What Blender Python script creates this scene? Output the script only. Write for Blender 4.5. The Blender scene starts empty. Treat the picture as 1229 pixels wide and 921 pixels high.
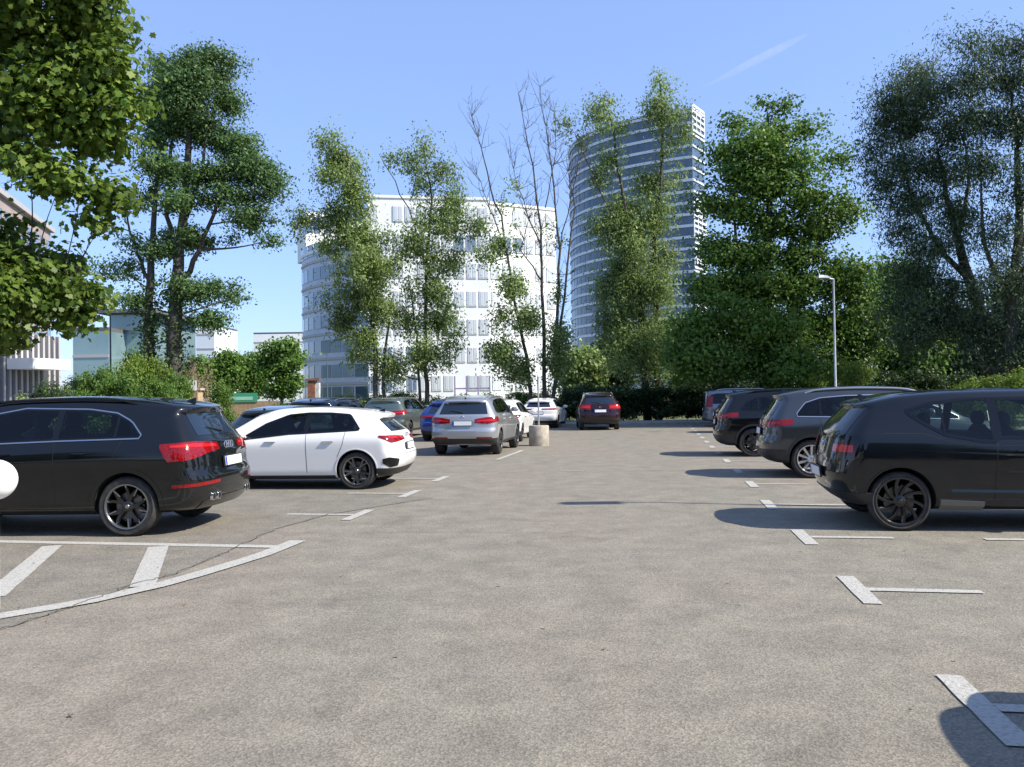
import bpy, bmesh, math, random
import numpy as np
from mathutils import Vector, Matrix
from mathutils.bvhtree import BVHTree

# ---------------------------------------------------------------- camera / world / sun
SC = bpy.context.scene
COL = SC.collection
CAMZ = 1.6
F = 1000.0                       # focal length in photo pixels (1229 wide)
HOR = 474.0                      # horizon row at the picture centre
ROLL = math.radians(0.85)
PITCH = math.atan((HOR-460.5)/F)
_f = Vector((0, math.cos(PITCH), math.sin(PITCH)))
_r0 = Vector((1, 0, 0)); _u0 = _r0.cross(_f)
_r = _r0*math.cos(ROLL) - _u0*math.sin(ROLL)
_u = _u0*math.cos(ROLL) + _r0*math.sin(ROLL)
cam = bpy.data.cameras.new('camera'); camo = bpy.data.objects.new('camera', cam); COL.objects.link(camo)
camo.matrix_world = Matrix(((_r.x, _u.x, -_f.x, 0), (_r.y, _u.y, -_f.y, 0), (_r.z, _u.z, -_f.z, CAMZ), (0, 0, 0, 1)))
cam.sensor_width = 36; cam.lens = 36*F/1229; cam.clip_end = 9000; cam.clip_start = .05
SC.camera = camo

SUN_EL = math.radians(42)
SUN_DIR = Vector((math.cos(SUN_EL)*math.cos(math.radians(-17)), math.cos(SUN_EL)*math.sin(math.radians(-17)), math.sin(SUN_EL)))
W = bpy.data.worlds.new('World'); SC.world = W; W.use_nodes = True
nt = W.node_tree; bg = nt.nodes['Background']
sky = nt.nodes.new('ShaderNodeTexSky'); sky.sky_type = 'NISHITA'; sky.sun_disc = False
sky.sun_elevation = SUN_EL
sky.sun_rotation = math.atan2(SUN_DIR.x, SUN_DIR.y)
sky.air_density = 1.0; sky.dust_density = 0.6; sky.ozone_density = 5.0
tint = nt.nodes.new('ShaderNodeMix'); tint.data_type = 'RGBA'; tint.blend_type = 'MULTIPLY'; tint.inputs[0].default_value = 1
tint.inputs[7].default_value = (.95, .955, 1.07, 1); nt.links.new(sky.outputs[0], tint.inputs[6])
hz = nt.nodes.new('ShaderNodeMix'); hz.data_type = 'RGBA'; hz.inputs[0].default_value = .38; hz.inputs[7].default_value = (2.6, 3.7, 6.6, 1)
nt.links.new(tint.outputs[2], hz.inputs[6]); nt.links.new(hz.outputs[2], bg.inputs[0]); bg.inputs[1].default_value = 0.10
sun = bpy.data.lights.new('sun', 'SUN'); sun.energy = 3.9; sun.angle = math.radians(.53); sun.color = (1, .93, .80)
suno = bpy.data.objects.new('sun', sun); COL.objects.link(suno)
suno.rotation_euler = SUN_DIR.to_track_quat('Z', 'Y').to_euler()
SC.view_settings.view_transform = 'Standard'; SC.view_settings.look = 'None'
SC.view_settings.exposure = 1.05; SC.view_settings.gamma = 1.0
SC.cycles.max_bounces = 6; SC.cycles.transparent_max_bounces = 8

# ---------------------------------------------------------------- helpers
rng = np.random.default_rng(7); random.seed(5)

def ray(px, py):
    return (_f*F + _r*(px-614.5) + _u*(460.5-py)).normalized()
def at(px, py, Y):
    d = ray(px, py); t = Y/d.y
    return Vector((0, 0, CAMZ)) + d*t
def gnd(px, py, z=0.0):
    d = ray(px, py); t = (z-CAMZ)/d.z
    return Vector((0, 0, CAMZ)) + d*t

def ss(n, name):
    return n.inputs[name]
def mat(name, color, rough=.6, metal=0, coat=0, spec=.5, noise=None, bump=None, coat_rough=.03):
    m = bpy.data.materials.new(name); m.use_nodes = True
    t = m.node_tree; b = t.nodes['Principled BSDF']
    ss(b, 'Base Color').default_value = (*color, 1); ss(b, 'Roughness').default_value = rough
    ss(b, 'Metallic').default_value = metal; ss(b, 'Coat Weight').default_value = coat
    ss(b, 'Coat Roughness').default_value = coat_rough; ss(b, 'Specular IOR Level').default_value = spec
    tc = t.nodes.new('ShaderNodeTexCoord')
    if noise:
        sc, c2, lo, hi = noise
        n = t.nodes.new('ShaderNodeTexNoise'); n.inputs['Scale'].default_value = sc; n.inputs['Detail'].default_value = 6
        t.links.new(tc.outputs['Object'], n.inputs['Vector'])
        mr = t.nodes.new('ShaderNodeMapRange'); mr.inputs[1].default_value = lo; mr.inputs[2].default_value = hi
        t.links.new(n.outputs[0], mr.inputs[0])
        mx = t.nodes.new('ShaderNodeMix'); mx.data_type = 'RGBA'
        mx.inputs[6].default_value = (*color, 1); mx.inputs[7].default_value = (*c2, 1)
        t.links.new(mr.outputs[0], mx.inputs[0]); t.links.new(mx.outputs[2], b.inputs['Base Color'])
    if bump:
        sc, st = bump
        n = t.nodes.new('ShaderNodeTexNoise'); n.inputs['Scale'].default_value = sc; n.inputs['Detail'].default_value = 5
        t.links.new(tc.outputs['Object'], n.inputs['Vector'])
        bp = t.nodes.new('ShaderNodeBump'); bp.inputs['Strength'].default_value = st; bp.inputs['Distance'].default_value = .02
        t.links.new(n.outputs[0], bp.inputs['Height']); t.links.new(bp.outputs[0], b.inputs['Normal'])
    return m

def paint(name, color, metal=0.0, rough=.35):
    m = mat(name, color, rough, metal, 1.0, spec=.5 if metal else .05)
    t = m.node_tree; b = t.nodes['Principled BSDF']
    tc = t.nodes.new('ShaderNodeTexCoord'); n = t.nodes.new('ShaderNodeTexNoise'); n.inputs['Scale'].default_value = 3; n.inputs['Detail'].default_value = 8
    t.links.new(tc.outputs['Object'], n.inputs['Vector'])
    mr = t.nodes.new('ShaderNodeMapRange'); mr.inputs[1].default_value = .4; mr.inputs[2].default_value = .75
    mr.inputs[3].default_value = .03; mr.inputs[4].default_value = .16
    t.links.new(n.outputs[0], mr.inputs[0]); t.links.new(mr.outputs[0], b.inputs['Coat Roughness'])
    # thin road dust, heavier towards the sills (it is dirt on the car, not shade)
    mx = t.nodes.new('ShaderNodeMix'); mx.data_type = 'RGBA'
    mx.inputs[6].default_value = (*color, 1); mx.inputs[7].default_value = (.22, .20, .17, 1)
    sx = t.nodes.new('ShaderNodeSeparateXYZ'); t.links.new(tc.outputs['Object'], sx.inputs[0])
    m2 = t.nodes.new('ShaderNodeMapRange'); m2.inputs[1].default_value = .75; m2.inputs[2].default_value = .2
    m2.inputs[3].default_value = .0; m2.inputs[4].default_value = .10
    t.links.new(sx.outputs[2], m2.inputs[0])
    mu = t.nodes.new('ShaderNodeMath'); mu.operation = 'MULTIPLY'; t.links.new(m2.outputs[0], mu.inputs[0]); t.links.new(n.outputs[0], mu.inputs[1])
    t.links.new(mu.outputs[0], mx.inputs[0]); t.links.new(mx.outputs[2], b.inputs['Base Color'])
    return m

def mesh_np(name, V, Fc, mats, smooth=False, midx=None):
    """V Nx3, Fc list of faces or MxK int array"""
    me = bpy.data.meshes.new(name)
    if isinstance(Fc, np.ndarray):
        k = Fc.shape[1]; m = len(Fc)
        me.vertices.add(len(V)); me.vertices.foreach_set('co', np.asarray(V, np.float32).ravel())
        me.loops.add(m*k); me.loops.foreach_set('vertex_index', Fc.astype(np.int32).ravel())
        me.polygons.add(m); me.polygons.foreach_set('loop_start', np.arange(0, m*k, k, dtype=np.int32))
        me.polygons.foreach_set('loop_total', np.full(m, k, np.int32))
    else:
        me.from_pydata([tuple(map(float, v)) for v in V], [], [tuple(map(int, f)) for f in Fc])
    for mm in (mats if isinstance(mats, (list, tuple)) else [mats]): me.materials.append(mm)
    if midx is not None: me.polygons.foreach_set('material_index', np.asarray(midx, np.int32))
    me.update(calc_edges=True); me.validate()
    if smooth:
        me.polygons.foreach_set('use_smooth', np.ones(len(me.polygons), bool))
        me.set_sharp_from_angle(angle=math.radians(38))
    return me

def link(name, me, parent=None, label=None):
    o = bpy.data.objects.new(name, me); COL.objects.link(o)
    if parent is not None: o.parent = parent
    if label: o['label'] = label
    return o
def tag(o, label=None, cat=None, group=None, kind=None):
    if label: o['label'] = label
    if cat: o['category'] = cat
    if group: o['group'] = group
    if kind: o['kind'] = kind
    return o
def empty(name, loc=(0, 0, 0), rz=0, label=None, cat=None, group=None):
    o = bpy.data.objects.new(name, None); COL.objects.link(o)
    o.location = loc; o.rotation_euler = (0, 0, rz); o.empty_display_size = .3
    return tag(o, label, cat, group)

class MB:
    def __init__(s): s.V = []; s.F = []; s.M = []; s.mi = 0
    def add(s, V, Fc):
        b = len(s.V); s.V += [tuple(v) for v in V]
        for f in Fc: s.F.append([b+i for i in f]); s.M.append(s.mi)
    def box(s, x0, x1, y0, y1, z0, z1, tf=None):
        V = [(x, y, z) for z in (z0, z1) for y in (y0, y1) for x in (x0, x1)]
        if tf: V = [tf(v) for v in V]
        s.add(V, [(0, 2, 3, 1), (4, 5, 7, 6), (0, 1, 5, 4), (2, 6, 7, 3), (0, 4, 6, 2), (1, 3, 7, 5)])
    def tube(s, pts, radii, n=8, cap=True):
        pts = [Vector(p) for p in pts]; rings = []
        if not hasattr(radii, '__len__'): radii = [radii]*len(pts)
        for i, p in enumerate(pts):
            d = (pts[min(i+1, len(pts)-1)] - pts[max(i-1, 0)]).normalized()
            a = Vector((1, 0, 0)) if abs(d.x) < .8 else Vector((0, 1, 0))
            e1 = d.cross(a).normalized(); e2 = d.cross(e1)
            rings.append([p + (e1*math.cos(2*math.pi*k/n)+e2*math.sin(2*math.pi*k/n))*radii[i] for k in range(n)])
        V = [v for r in rings for v in r]; Fc = []
        for i in range(len(pts)-1):
            for k in range(n):
                Fc.append((i*n+k, i*n+(k+1) % n, (i+1)*n+(k+1) % n, (i+1)*n+k))
        if cap: Fc.append(tuple(range(n))[::-1]); Fc.append(tuple((len(pts)-1)*n+k for k in range(n)))
        s.add(V, Fc)
    def lathe(s, prof, n=32, axis='z', close=False):
        V = []; Fc = []
        for r, h in prof:
            for k in range(n):
                a = 2*math.pi*k/n
                if axis == 'z': V.append((r*math.cos(a), r*math.sin(a), h))
                else: V.append((r*math.cos(a), h, r*math.sin(a)))
        m = len(prof); rg = m if close else m-1
        for i in range(rg):
            for k in range(n):
                j = (i+1) % m
                Fc.append((i*n+k, i*n+(k+1) % n, j*n+(k+1) % n, j*n+k))
        if not close:
            Fc.append(tuple(range(n))[::-1]); Fc.append(tuple((m-1)*n+k for k in range(n)))
        s.add(V, Fc)
    def build(s, name, mats, parent=None, smooth=False, label=None):
        me = mesh_np(name, s.V, s.F, mats, smooth, s.M)
        bm = bmesh.new(); bm.from_mesh(me); bmesh.ops.recalc_face_normals(bm, faces=bm.faces); bm.to_mesh(me); bm.free()
        return link(name, me, parent, label)

def pchip(pts):
    xs = np.array([p[0] for p in pts], float); ys = np.array([p[1] for p in pts], float)
    h = np.diff(xs); d = np.diff(ys)/h; m = np.zeros(len(xs))
    for i in range(1, len(xs)-1):
        if d[i-1]*d[i] > 0:
            w1 = 2*h[i]+h[i-1]; w2 = h[i]+2*h[i-1]; m[i] = (w1+w2)/(w1/d[i-1]+w2/d[i])
    m[0] = d[0]; m[-1] = d[-1]
    def f(x):
        x = np.clip(x, xs[0], xs[-1]); i = np.clip(np.searchsorted(xs, x)-1, 0, len(h)-1)
        t = (x-xs[i])/h[i]
        return ((1+2*t)*(1-t)**2*ys[i] + t*(1-t)**2*h[i]*m[i] + t*t*(3-2*t)*ys[i+1] + t*t*(t-1)*h[i]*m[i+1])
    return f
def lin(pts):
    xs = [p[0] for p in pts]; ys = [p[1] for p in pts]
    return lambda x: np.interp(x, xs, ys)
# ---------------------------------------------------------------- car materials
M_GLASS = mat('dark_glass', (.004, .006, .007), .02, 0, 0, .35)
M_GLASS2 = mat('tinted_blue_glass', (.010, .018, .032), .03, 0, 0, .7)
M_GLASS3 = mat('light_glass', (.045, .075, .08), .04, 0, .6, .8)
def see_glass(name, tint):
    m = bpy.data.materials.new(name); m.use_nodes = True; t = m.node_tree; t.nodes.clear()
    o = t.nodes.new('ShaderNodeOutputMaterial'); mx = t.nodes.new('ShaderNodeMixShader'); tr = t.nodes.new('ShaderNodeBsdfTransparent'); g = t.nodes.new('ShaderNodeBsdfGlossy')
    f = t.nodes.new('ShaderNodeFresnel'); f.inputs[0].default_value = 1.5; tr.inputs[0].default_value = (*tint, 1); g.inputs['Roughness'].default_value = .01
    t.links.new(f.outputs[0], mx.inputs[0]); t.links.new(tr.outputs[0], mx.inputs[1]); t.links.new(g.outputs[0], mx.inputs[2]); t.links.new(mx.outputs[0], o.inputs[0]); return m
M_SEE = see_glass('clear_tinted_glass', (.62, .72, .68)); M_SEED = see_glass('privacy_glass', (.30, .36, .35))
M_SEAT = mat('seat_fabric', (.03, .03, .032), .8)
M_RED = mat('tail_lamp_red', (.26, .003, .005), .1, 0, .6, .3, noise=(60, (.13, .002, .003), .4, .6))
M_RED2 = mat('tail_lamp_bright_red', (.5, .012, .012), .1, 0, .6, .3)
M_DRED = mat('tail_lamp_dark_red', (.012, .003, .004), .1, 0, .4, .4)
M_CHROME = mat('chrome', (.75, .76, .78), .12, 1)
M_SATIN = mat('satin_aluminium', (.5, .51, .52), .32, 1)
M_BLKP = mat('black_plastic', (.018, .018, .019), .55, noise=(8, (.03, .03, .03), .4, .7))
M_GLOSSB = mat('gloss_black', (.005, .005, .006), .1, 0, .3, .3)
M_TYRE = mat('tyre_rubber', (.022, .022, .022), .8, noise=(14, (.045, .043, .04), .4, .7))
M_WELL = mat('wheel_well', (.006, .006, .006), .95)
M_PLATE = mat('number_plate_white', (.8, .8, .78), .4)
M_EU = mat('number_plate_blue', (.02, .06, .4), .4)
M_SEAM = mat('panel_gap', (.004, .004, .004), .8)
M_DISC = mat('brake_disc', (.16, .15, .14), .45, .8)
M_RIMB = mat('black_rim', (.012, .012, .013), .3, .2, .5)
M_RIMG = mat('grey_rim', (.07, .07, .075), .3, .7, .4)
M_RIML = mat('polished_rim_edge', (.30, .30, .31), .25, .9)
M_RIMS = mat('silver_rim', (.62, .63, .65), .25, .8, .4)
M_LAMP = mat('head_lamp_clear', (.55, .58, .6), .08, .3, 1)

SUV = dict(L=4.5, H=1.65, roof=[(0, 1.50), (.3, 1.555), (.9, 1.62), (1.7, 1.65), (2.4, 1.635), (2.85, 1.53), (3.25, 1.28), (3.55, 1.09), (3.7, 1.05), (4.1, .99), (4.35, .92), (4.5, .78)],
           belt=[(0, 1.06), (1.0, 1.08), (2.5, 1.04), (3.5, .98), (4.5, .76)],
           wt=[(0, .68), (.5, .69), (2.4, .69), (2.9, .72), (3.5, .82), (4.5, .85)],
           xr=[(.2, .22), (.3, .12), (.42, .03), (.55, 0), (.70, .005), (.74, .05), (.95, .075), (1.08, .12), (1.2, .20), (1.42, .355), (1.44, .32), (1.5, .30), (1.65, .33)],
           xf=[(.2, .14), (.35, .02), (.55, 0), (.75, .03), (.95, .15), (1.0, .16), (1.6, .16)], zb=.24)
HAT = dict(L=4.34, H=1.43, roof=[(0, 1.28), (.3, 1.33), (.9, 1.395), (1.6, 1.43), (2.2, 1.415), (2.6, 1.33), (3.05, 1.08), (3.3, .95), (3.45, .93), (3.9, .87), (4.2, .78), (4.34, .66)],
           belt=[(0, .95), (1, .97), (2.5, .915), (3.3, .87), (4.34, .64)],
           wt=[(0, .64), (.5, .65), (2.2, .66), (2.7, .7), (3.3, .82), (4.34, .85)],
           xr=[(.15, .26), (.25, .16), (.4, .04), (.5, 0), (.62, 0), (.66, .05), (.84, .07), (.95, .14), (1.2, .44), (1.225, .38), (1.28, .35), (1.43, .35)],
           xf=[(.15, .14), (.3, .02), (.45, 0), (.65, .03), (.8, .12), (1.4, .14)], zb=.17)
I3 = dict(L=4.0, H=1.6, roof=[(0, 1.43), (.3, 1.485), (.8, 1.555), (1.5, 1.592), (2.2, 1.598), (2.7, 1.50), (3.2, 1.22), (3.42, 1.06), (3.7, .98), (3.9, .88), (4.0, .75)],
          belt=[(0, 1.08), (1.0, 1.06), (2, 1.02), (3, 1.0), (4, .74)],
          wt=[(0, .70), (.5, .71), (2.4, .72), (2.9, .76), (3.4, .83), (4.0, .85)],
          xr=[(.2, .30), (.3, .20), (.42, .06), (.55, .01), (.62, 0), (.8, .03), (1.08, .10), (1.2, .19), (1.39, .36), (1.41, .33), (1.5, .32), (1.6, .33)],
          xf=[(.2, .14), (.35, .02), (.55, 0), (.75, .03), (.95, .15), (1.6, .16)], zb=.22)
VAN = dict(L=4.9, H=1.95, roof=[(0, 1.86), (.3, 1.9), (1.2, 1.95), (3.0, 1.95), (3.5, 1.86), (4.0, 1.45), (4.3, 1.2), (4.5, 1.12), (4.75, 1.0), (4.9, .85)],
           belt=[(0, 1.1), (2, 1.1), (4.2, 1.05), (4.9, .82)],
           wt=[(0, .78), (3.3, .78), (4.2, .82), (4.9, .85)],
           xr=[(.2, .1), (.4, .0), (.75, .0), (.8, .05), (1.1, .06), (1.8, .14), (1.95, .16)],
           xf=[(.2, .14), (.35, .02), (.55, 0), (.75, .03), (1.1, .15), (1.9, .16)], zb=.22)

def scaled(T, L, H):
    a, b = L/T['L'], H/T['H']
    D = {k: [(p[0]*a, p[1]*b) for p in T[k]] for k in ('roof', 'belt')}
    D['wt'] = [(p[0]*a, p[1]) for p in T['wt']]
    for k in ('xr', 'xf'): D[k] = [(p[0]*b, p[1]) for p in T[k]]
    D['zb'] = T['zb']; D['sx'] = a; D['sz'] = b
    return D

def chaikin(P, it=2):
    for _ in range(it):
        Q = [P[0]]
        for a, b in zip(P[:-1], P[1:]):
            Q.append(.75*a+.25*b); Q.append(.25*a+.75*b)
        Q.append(P[-1]); P = np.array(Q)
    return P

class Hull:
    def __init__(s, T, L, Wd, H, crease=0.0):
        D = scaled(T, L, H); s.D = D; s.L = L; s.W = Wd; s.H = H
        roof = pchip(D['roof']); belt = pchip(D['belt']); wt = pchip(D['wt']); xr = lin(D['xr']); xf = lin(D['xf'])
        hw = Wd/2; dr = .34; df = .60
        t = np.linspace(0, 1, 16)
        sx = np.concatenate([dr*(1-np.cos(t*math.pi/2)), np.linspace(dr, L-df, 62)[1:-1], L-df*(1-np.sin(t*math.pi/2))])
        rows = []
        for x in sx:
            f = 1.0
            if x < dr: d = x/dr; f = max(.10, (1-(1-d)**2.7)**(1/2.7))
            if x > L-df: d = (L-x)/df; f = min(f, max(.10, (1-(1-d)**2.3)**(1/2.3)))
            zt = float(roof(x)); bz = min(float(belt(x)), zt-.05); zb = D['zb'] + (.05*max(0, 1-x/.6)) + .03*max(0, 1-(L-x)/.6)
            h = zt-bz; w = hw*f; wr = hw*float(wt(x))*f; q = bz-zb
            P = np.array([(0, zb), (.78*w, zb), (.93*w, zb+.05), (.965*w, zb+.16*q), (.975*w, zb+.34*q), (.992*w, zb+.60*q), (1.0*w, zb+.80*q),
                          (.985*w, zb+.90*q), (.955*w, zb+.985*q), (.93*w, bz+.06*h), (.93*w+(wr-.93*w)*.55, bz+.5*h), (wr, zt-.17*h), (wr-.07*w, zt-.05*h),
                          (.45*w, zt-.003), (.2*w, zt), (0, zt)])
            P = chaikin(P, 2)
            u = x/L; X = x + (1-u)**6*xr(P[:, 1]) - u**6*xf(P[:, 1])
            rows.append(np.column_stack([X, P[:, 0], P[:, 1]]))
        A = np.array(rows); n = A.shape[1]; s.A = A
        V = []; 
        for r in A:
            V += [tuple(p) for p in r] + [(p[0], -p[1], p[2]) for p in r[1:-1][::-1]]
        K = 2*n-2; Fc = []
        for i in range(len(A)-1):
            for k in range(K):
                Fc.append((i*K+k, (i+1)*K+k, (i+1)*K+(k+1) % K, i*K+(k+1) % K))
        def R(k): return k
        def Lf(k): return k if k in (0, n-1) else K-k
        for base in (0, (len(A)-1)*K):
            for k in range(n-1):
                f = [base+R(k), base+R(k+1), base+Lf(k+1), base+Lf(k)]
                f = list(dict.fromkeys(f)); Fc.append(tuple(f) if base == 0 else tuple(f[::-1]))
        s.V = V; s.F = Fc
        s.bvh = BVHTree.FromPolygons([Vector(v) for v in V], Fc)
    def cast(s, kind, u, v):
        if kind in ('L', 'R'):
            sg = 1 if kind == 'L' else -1; o = Vector((u, sg*3, v)); d = Vector((0, -sg, 0))
        elif kind == 'B': o = Vector((-3, u, v)); d = Vector((1, 0, 0))
        elif kind == 'F': o = Vector((s.L+3, u, v)); d = Vector((-1, 0, 0))
        elif kind == 'T': o = Vector((u, v, 4)); d = Vector((0, 0, -1))
        else:                                             # wrap: WL WR (rear corners) FL FR (front corners), u = angle in degrees from the axis
            sg = 1 if kind[1] == 'L' else -1; a = math.radians(u)
            cx = .60 if kind[0] == 'W' else s.L-.75; bx = -1 if kind[0] == 'W' else 1
            c = Vector((cx, sg*(s.W/2-.52), v)); dd = Vector((bx*math.cos(a), sg*math.sin(a), 0))
            o = c+dd*3; d = -dd
        h = s.bvh.ray_cast(o, d)
        if h[0] is None: return None, None
        n = h[1]
        if n.dot(d) > 0: n = -n
        return h[0], n

def grid_panel(hull, kind, P, off, name, m, parent, label=None, depth=.012):
    """P: grid rows x cols of (u, v)"""
    nr, nc = len(P), len(P[0]); V = []; N = []
    for r in P:
        for (u, v) in r:
            p, n = hull.cast(kind, u, v)
            if p is None:
                p, n = (V[-1] - N[-1]*off, N[-1]) if V else (Vector((0, 0, v)), Vector((0, 0, 1)))
            V.append(p+n*off); N.append(n)
    Fc = [(i*nc+j, i*nc+j+1, (i+1)*nc+j+1, (i+1)*nc+j) for i in range(nr-1) for j in range(nc-1)]
    rim = [j for j in range(nc)] + [i*nc+nc-1 for i in range(1, nr)] + [(nr-1)*nc+j for j in range(nc-2, -1, -1)] + [i*nc for i in range(nr-2, 0, -1)]
    b = len(V)
    V2 = V + [V[k]-N[k]*(depth+off) for k in rim]
    for q in range(len(rim)):
        q2 = (q+1) % len(rim); Fc.append((rim[q2], rim[q], b+q, b+q2))
    me = mesh_np(name, V2, Fc, m, False)
    bm = bmesh.new(); bm.from_mesh(me); bmesh.ops.recalc_face_normals(bm, faces=bm.faces)
    # make sure the outer sheet points outward
    bm.faces.ensure_lookup_table()
    if bm.faces[0].normal.dot(N[0]) < 0: bmesh.ops.reverse_faces(bm, faces=bm.faces)
    for f in bm.faces: f.smooth = True
    bm.to_mesh(me); bm.free(); me.set_sharp_from_angle(angle=math.radians(35))
    return link(name, me, parent, label)

def panel(hull, kind, top, bot, name, m, parent, off=.004, nu=14, nv=6, label=None, shrink=0.0):
    tf, bf = lin(top), lin(bot); u0 = max(top[0][0], bot[0][0]); u1 = min(top[-1][0], bot[-1][0])
    u0 += shrink; u1 -= shrink
    us = np.linspace(u0, u1, nu)
    P = []
    for j in range(nv):
        t = j/(nv-1); P.append([(float(u), float((bf(u)+shrink)*(1-t)+(tf(u)-shrink)*t)) for u in us])
    return grid_panel(hull, kind, P, off, name, m, parent, label)

def ribbon(hull, kind, pts, w, name, m, parent, off=.004, n=24, closed=False, label=None):
    pts = np.array(pts, float)
    if closed: pts = np.vstack([pts, pts[:1]])
    seg = np.hypot(*np.diff(pts, axis=0).T); c = np.concatenate([[0], np.cumsum(seg)]); t = np.linspace(0, c[-1], n)
    X = np.interp(t, c, pts[:, 0]); Z = np.interp(t, c, pts[:, 1])
    sc = 1.0
    dx = np.gradient(X); dz = np.gradient(Z)
    if kind in ('WL', 'WR', 'FL', 'FR'): sc = 57.3/.55
    l = np.hypot(dx/sc, dz)+1e-9; nx = -dz/l*sc; nz = (dx/sc)/l
    P = [[(X[i]+nx[i]*w*(k-.5), Z[i]+nz[i]*w*(k-.5)) for i in range(n)] for k in (0, .5, 1)]
    return grid_panel(hull, kind, P, off, name, m, parent, label)

def arc(cx, cz, r, a0, a1, n=24):
    return [(cx+r*math.cos(math.radians(a)), cz+r*math.sin(math.radians(a))) for a in np.linspace(a0, a1, n)]

_wheels = {}
def wheel_meshes(R, style):
    key = (round(R, 3), style)
    if key in _wheels: return _wheels[key]
    rr = R*{'q': .74, 'a': .75, 'i': .80, 't': .74}.get(style[0], .72)
    tw = .215 if style[0] != 'i' else .17
    t = MB(); t.lathe([(rr, .0), (rr+.012, -.004), (R-.035, .006), (R-.012, -.014), (R, -.04), (R, -.085), (R-.006, -.088), (R-.006, -.093), (R, -.096), (R, -tw+.035), (R-.015, -tw+.006), (rr, -tw)], 56, 'y', close=True)
    # y axis: 0 = outer side face, negative = inboard (mirrored per side)
    tyre = mesh_np('tyre', t.V, t.F, M_TYRE, True)
    col, edge = {'q': (M_RIMB, M_RIML), 'a': (M_RIMG, M_RIML), 'i': (M_RIMB, M_RIMG), 't': (M_RIMS, M_RIMS), 's': (M_RIMG, M_RIMG), 'b': (M_RIMB, M_RIMG)}[style[0]]
    r = MB()
    r.mi = 1; r.lathe([(rr+.003, -.002), (rr+.001, .004), (rr-.012, .002), (rr-.02, -.012)], 56, 'y')
    # remove the caps of that lathe (ngons)
    r.F = [f for f in r.F if len(f) == 4]; r.M = [1]*len(r.F)
    r.mi = 0
    k0 = len(r.F); r.lathe([(rr-.02, -.012), (rr-.03, -.06), (rr-.035, -tw+.02)], 56, 'y')
    keep = [i for i in range(len(r.F)) if len(r.F[i]) == 4]; r.F = [r.F[i] for i in keep]; r.M = [r.M[i] for i in keep]
    n = {'q': 5, 'a': 5, 'i': 10, 't': 10, 's': 5, 'b': 5}[style[0]]
    def spoke(a0, a1, w0, w1, r0, r1, mi=0, y0=-.03, y1=-.012, dep=.035):
        steps = 5; V = []
        for k in range(steps):
            q = k/(steps-1); a = a0+(a1-a0)*q; rad = r0+(r1-r0)*q; w = w0+(w1-w0)*q; y = y0+(y1-y0)*q
            e = Vector((math.cos(a), 0, math.sin(a))); p = Vector((-math.sin(a), 0, math.cos(a)))
            c = e*rad
            for sgn, yy in ((-1, y), (1, y), (1, y-dep), (-1, y-dep)):
                v = c+p*sgn*w/2*(1 if yy == y else 1.35); V.append((v.x, yy, v.z))
        Fc = []
        for k in range(steps-1):
            for j in range(4):
                Fc.append((k*4+j, k*4+(j+1) % 4, (k+1)*4+(j+1) % 4, (k+1)*4+j))
        Fc += [(3, 2, 1, 0), tuple((steps-1)*4+j for j in range(4))]
        r.mi = mi; r.add(V, Fc)
    for k in range(n):
        a = 2*math.pi*k/n+.3
        if style[0] == 'q':
            for d in (-1, 1): spoke(a, a+d*.33, .045, .026, .05, rr-.012, 0); 
            spoke(a+.33, a+.30, .012, .012, rr*.55, rr-.012, 1, -.02, -.006, .01)
            spoke(a-.33, a-.30, .012, .012, rr*.78, rr-.012, 1, -.02, -.006, .01)
        elif style[0] == 'a':
            for d in (-1, 1): spoke(a+d*.04, a+d*.20, .05, .034, .05, rr-.012, 0); spoke(a+d*.05, a+d*.19, .006, .008, .08, rr-.012, 1, -.026, -.009, .006)
        elif style[0] == 'i':
            spoke(a, a+.38, .030, .030, .06, rr-.012, 0); spoke(a+.2, a+.46, .008, .012, rr*.5, rr-.012, 1, -.02, -.008, .01)
        elif style[0] == 't':
            spoke(a, a+.05, .03, .045, .05, rr-.012, 0)
        else:
            for d in (-1, 1): spoke(a+d*.02, a+d*.17, .03, .035, .05, rr-.012, 0)
    r.mi = 0; r.lathe([(.001, -.016), (.03, -.016), (.055, -.022), (.07, -.04), (.07, -.07)], 24, 'y')
    r.mi = 1; r.lathe([(.001, -.008), (.022, -.009), (.027, -.015), (.027, -.018)], 20, 'y')
    rim = mesh_np('rim', r.V, r.F, [col, edge], True, r.M)
    h = MB(); h.lathe([(.001, -.085), (rr*.62, -.085), (rr*.62, -.10), (rr*.3, -.11), (.06, -.18), (.001, -.19)], 32, 'y')
    # brake caliper
    h.box(rr*.25, rr*.66, -.115, -.07, -.06, .09)
    hub = mesh_np('wheel', h.V, h.F, M_DISC, True)
    for me in (tyre, rim, hub):
        bm = bmesh.new(); bm.from_mesh(me); bmesh.ops.recalc_face_normals(bm, faces=bm.faces); bm.to_mesh(me); bm.free()
    _wheels[key] = (hub, tyre, rim)
    return _wheels[key]

def add_wheel(root, x, side, y, R, style, spin):
    hub, tyre, rim = wheel_meshes(R, style)
    w = link('wheel', hub, root); w.location = (x, side*y, R); w.rotation_euler = (0, spin, 0 if side > 0 else math.pi)
    # lathe axis y: outer face at +y
    link('tyre', tyre, w); link('rim', rim, w)

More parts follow.
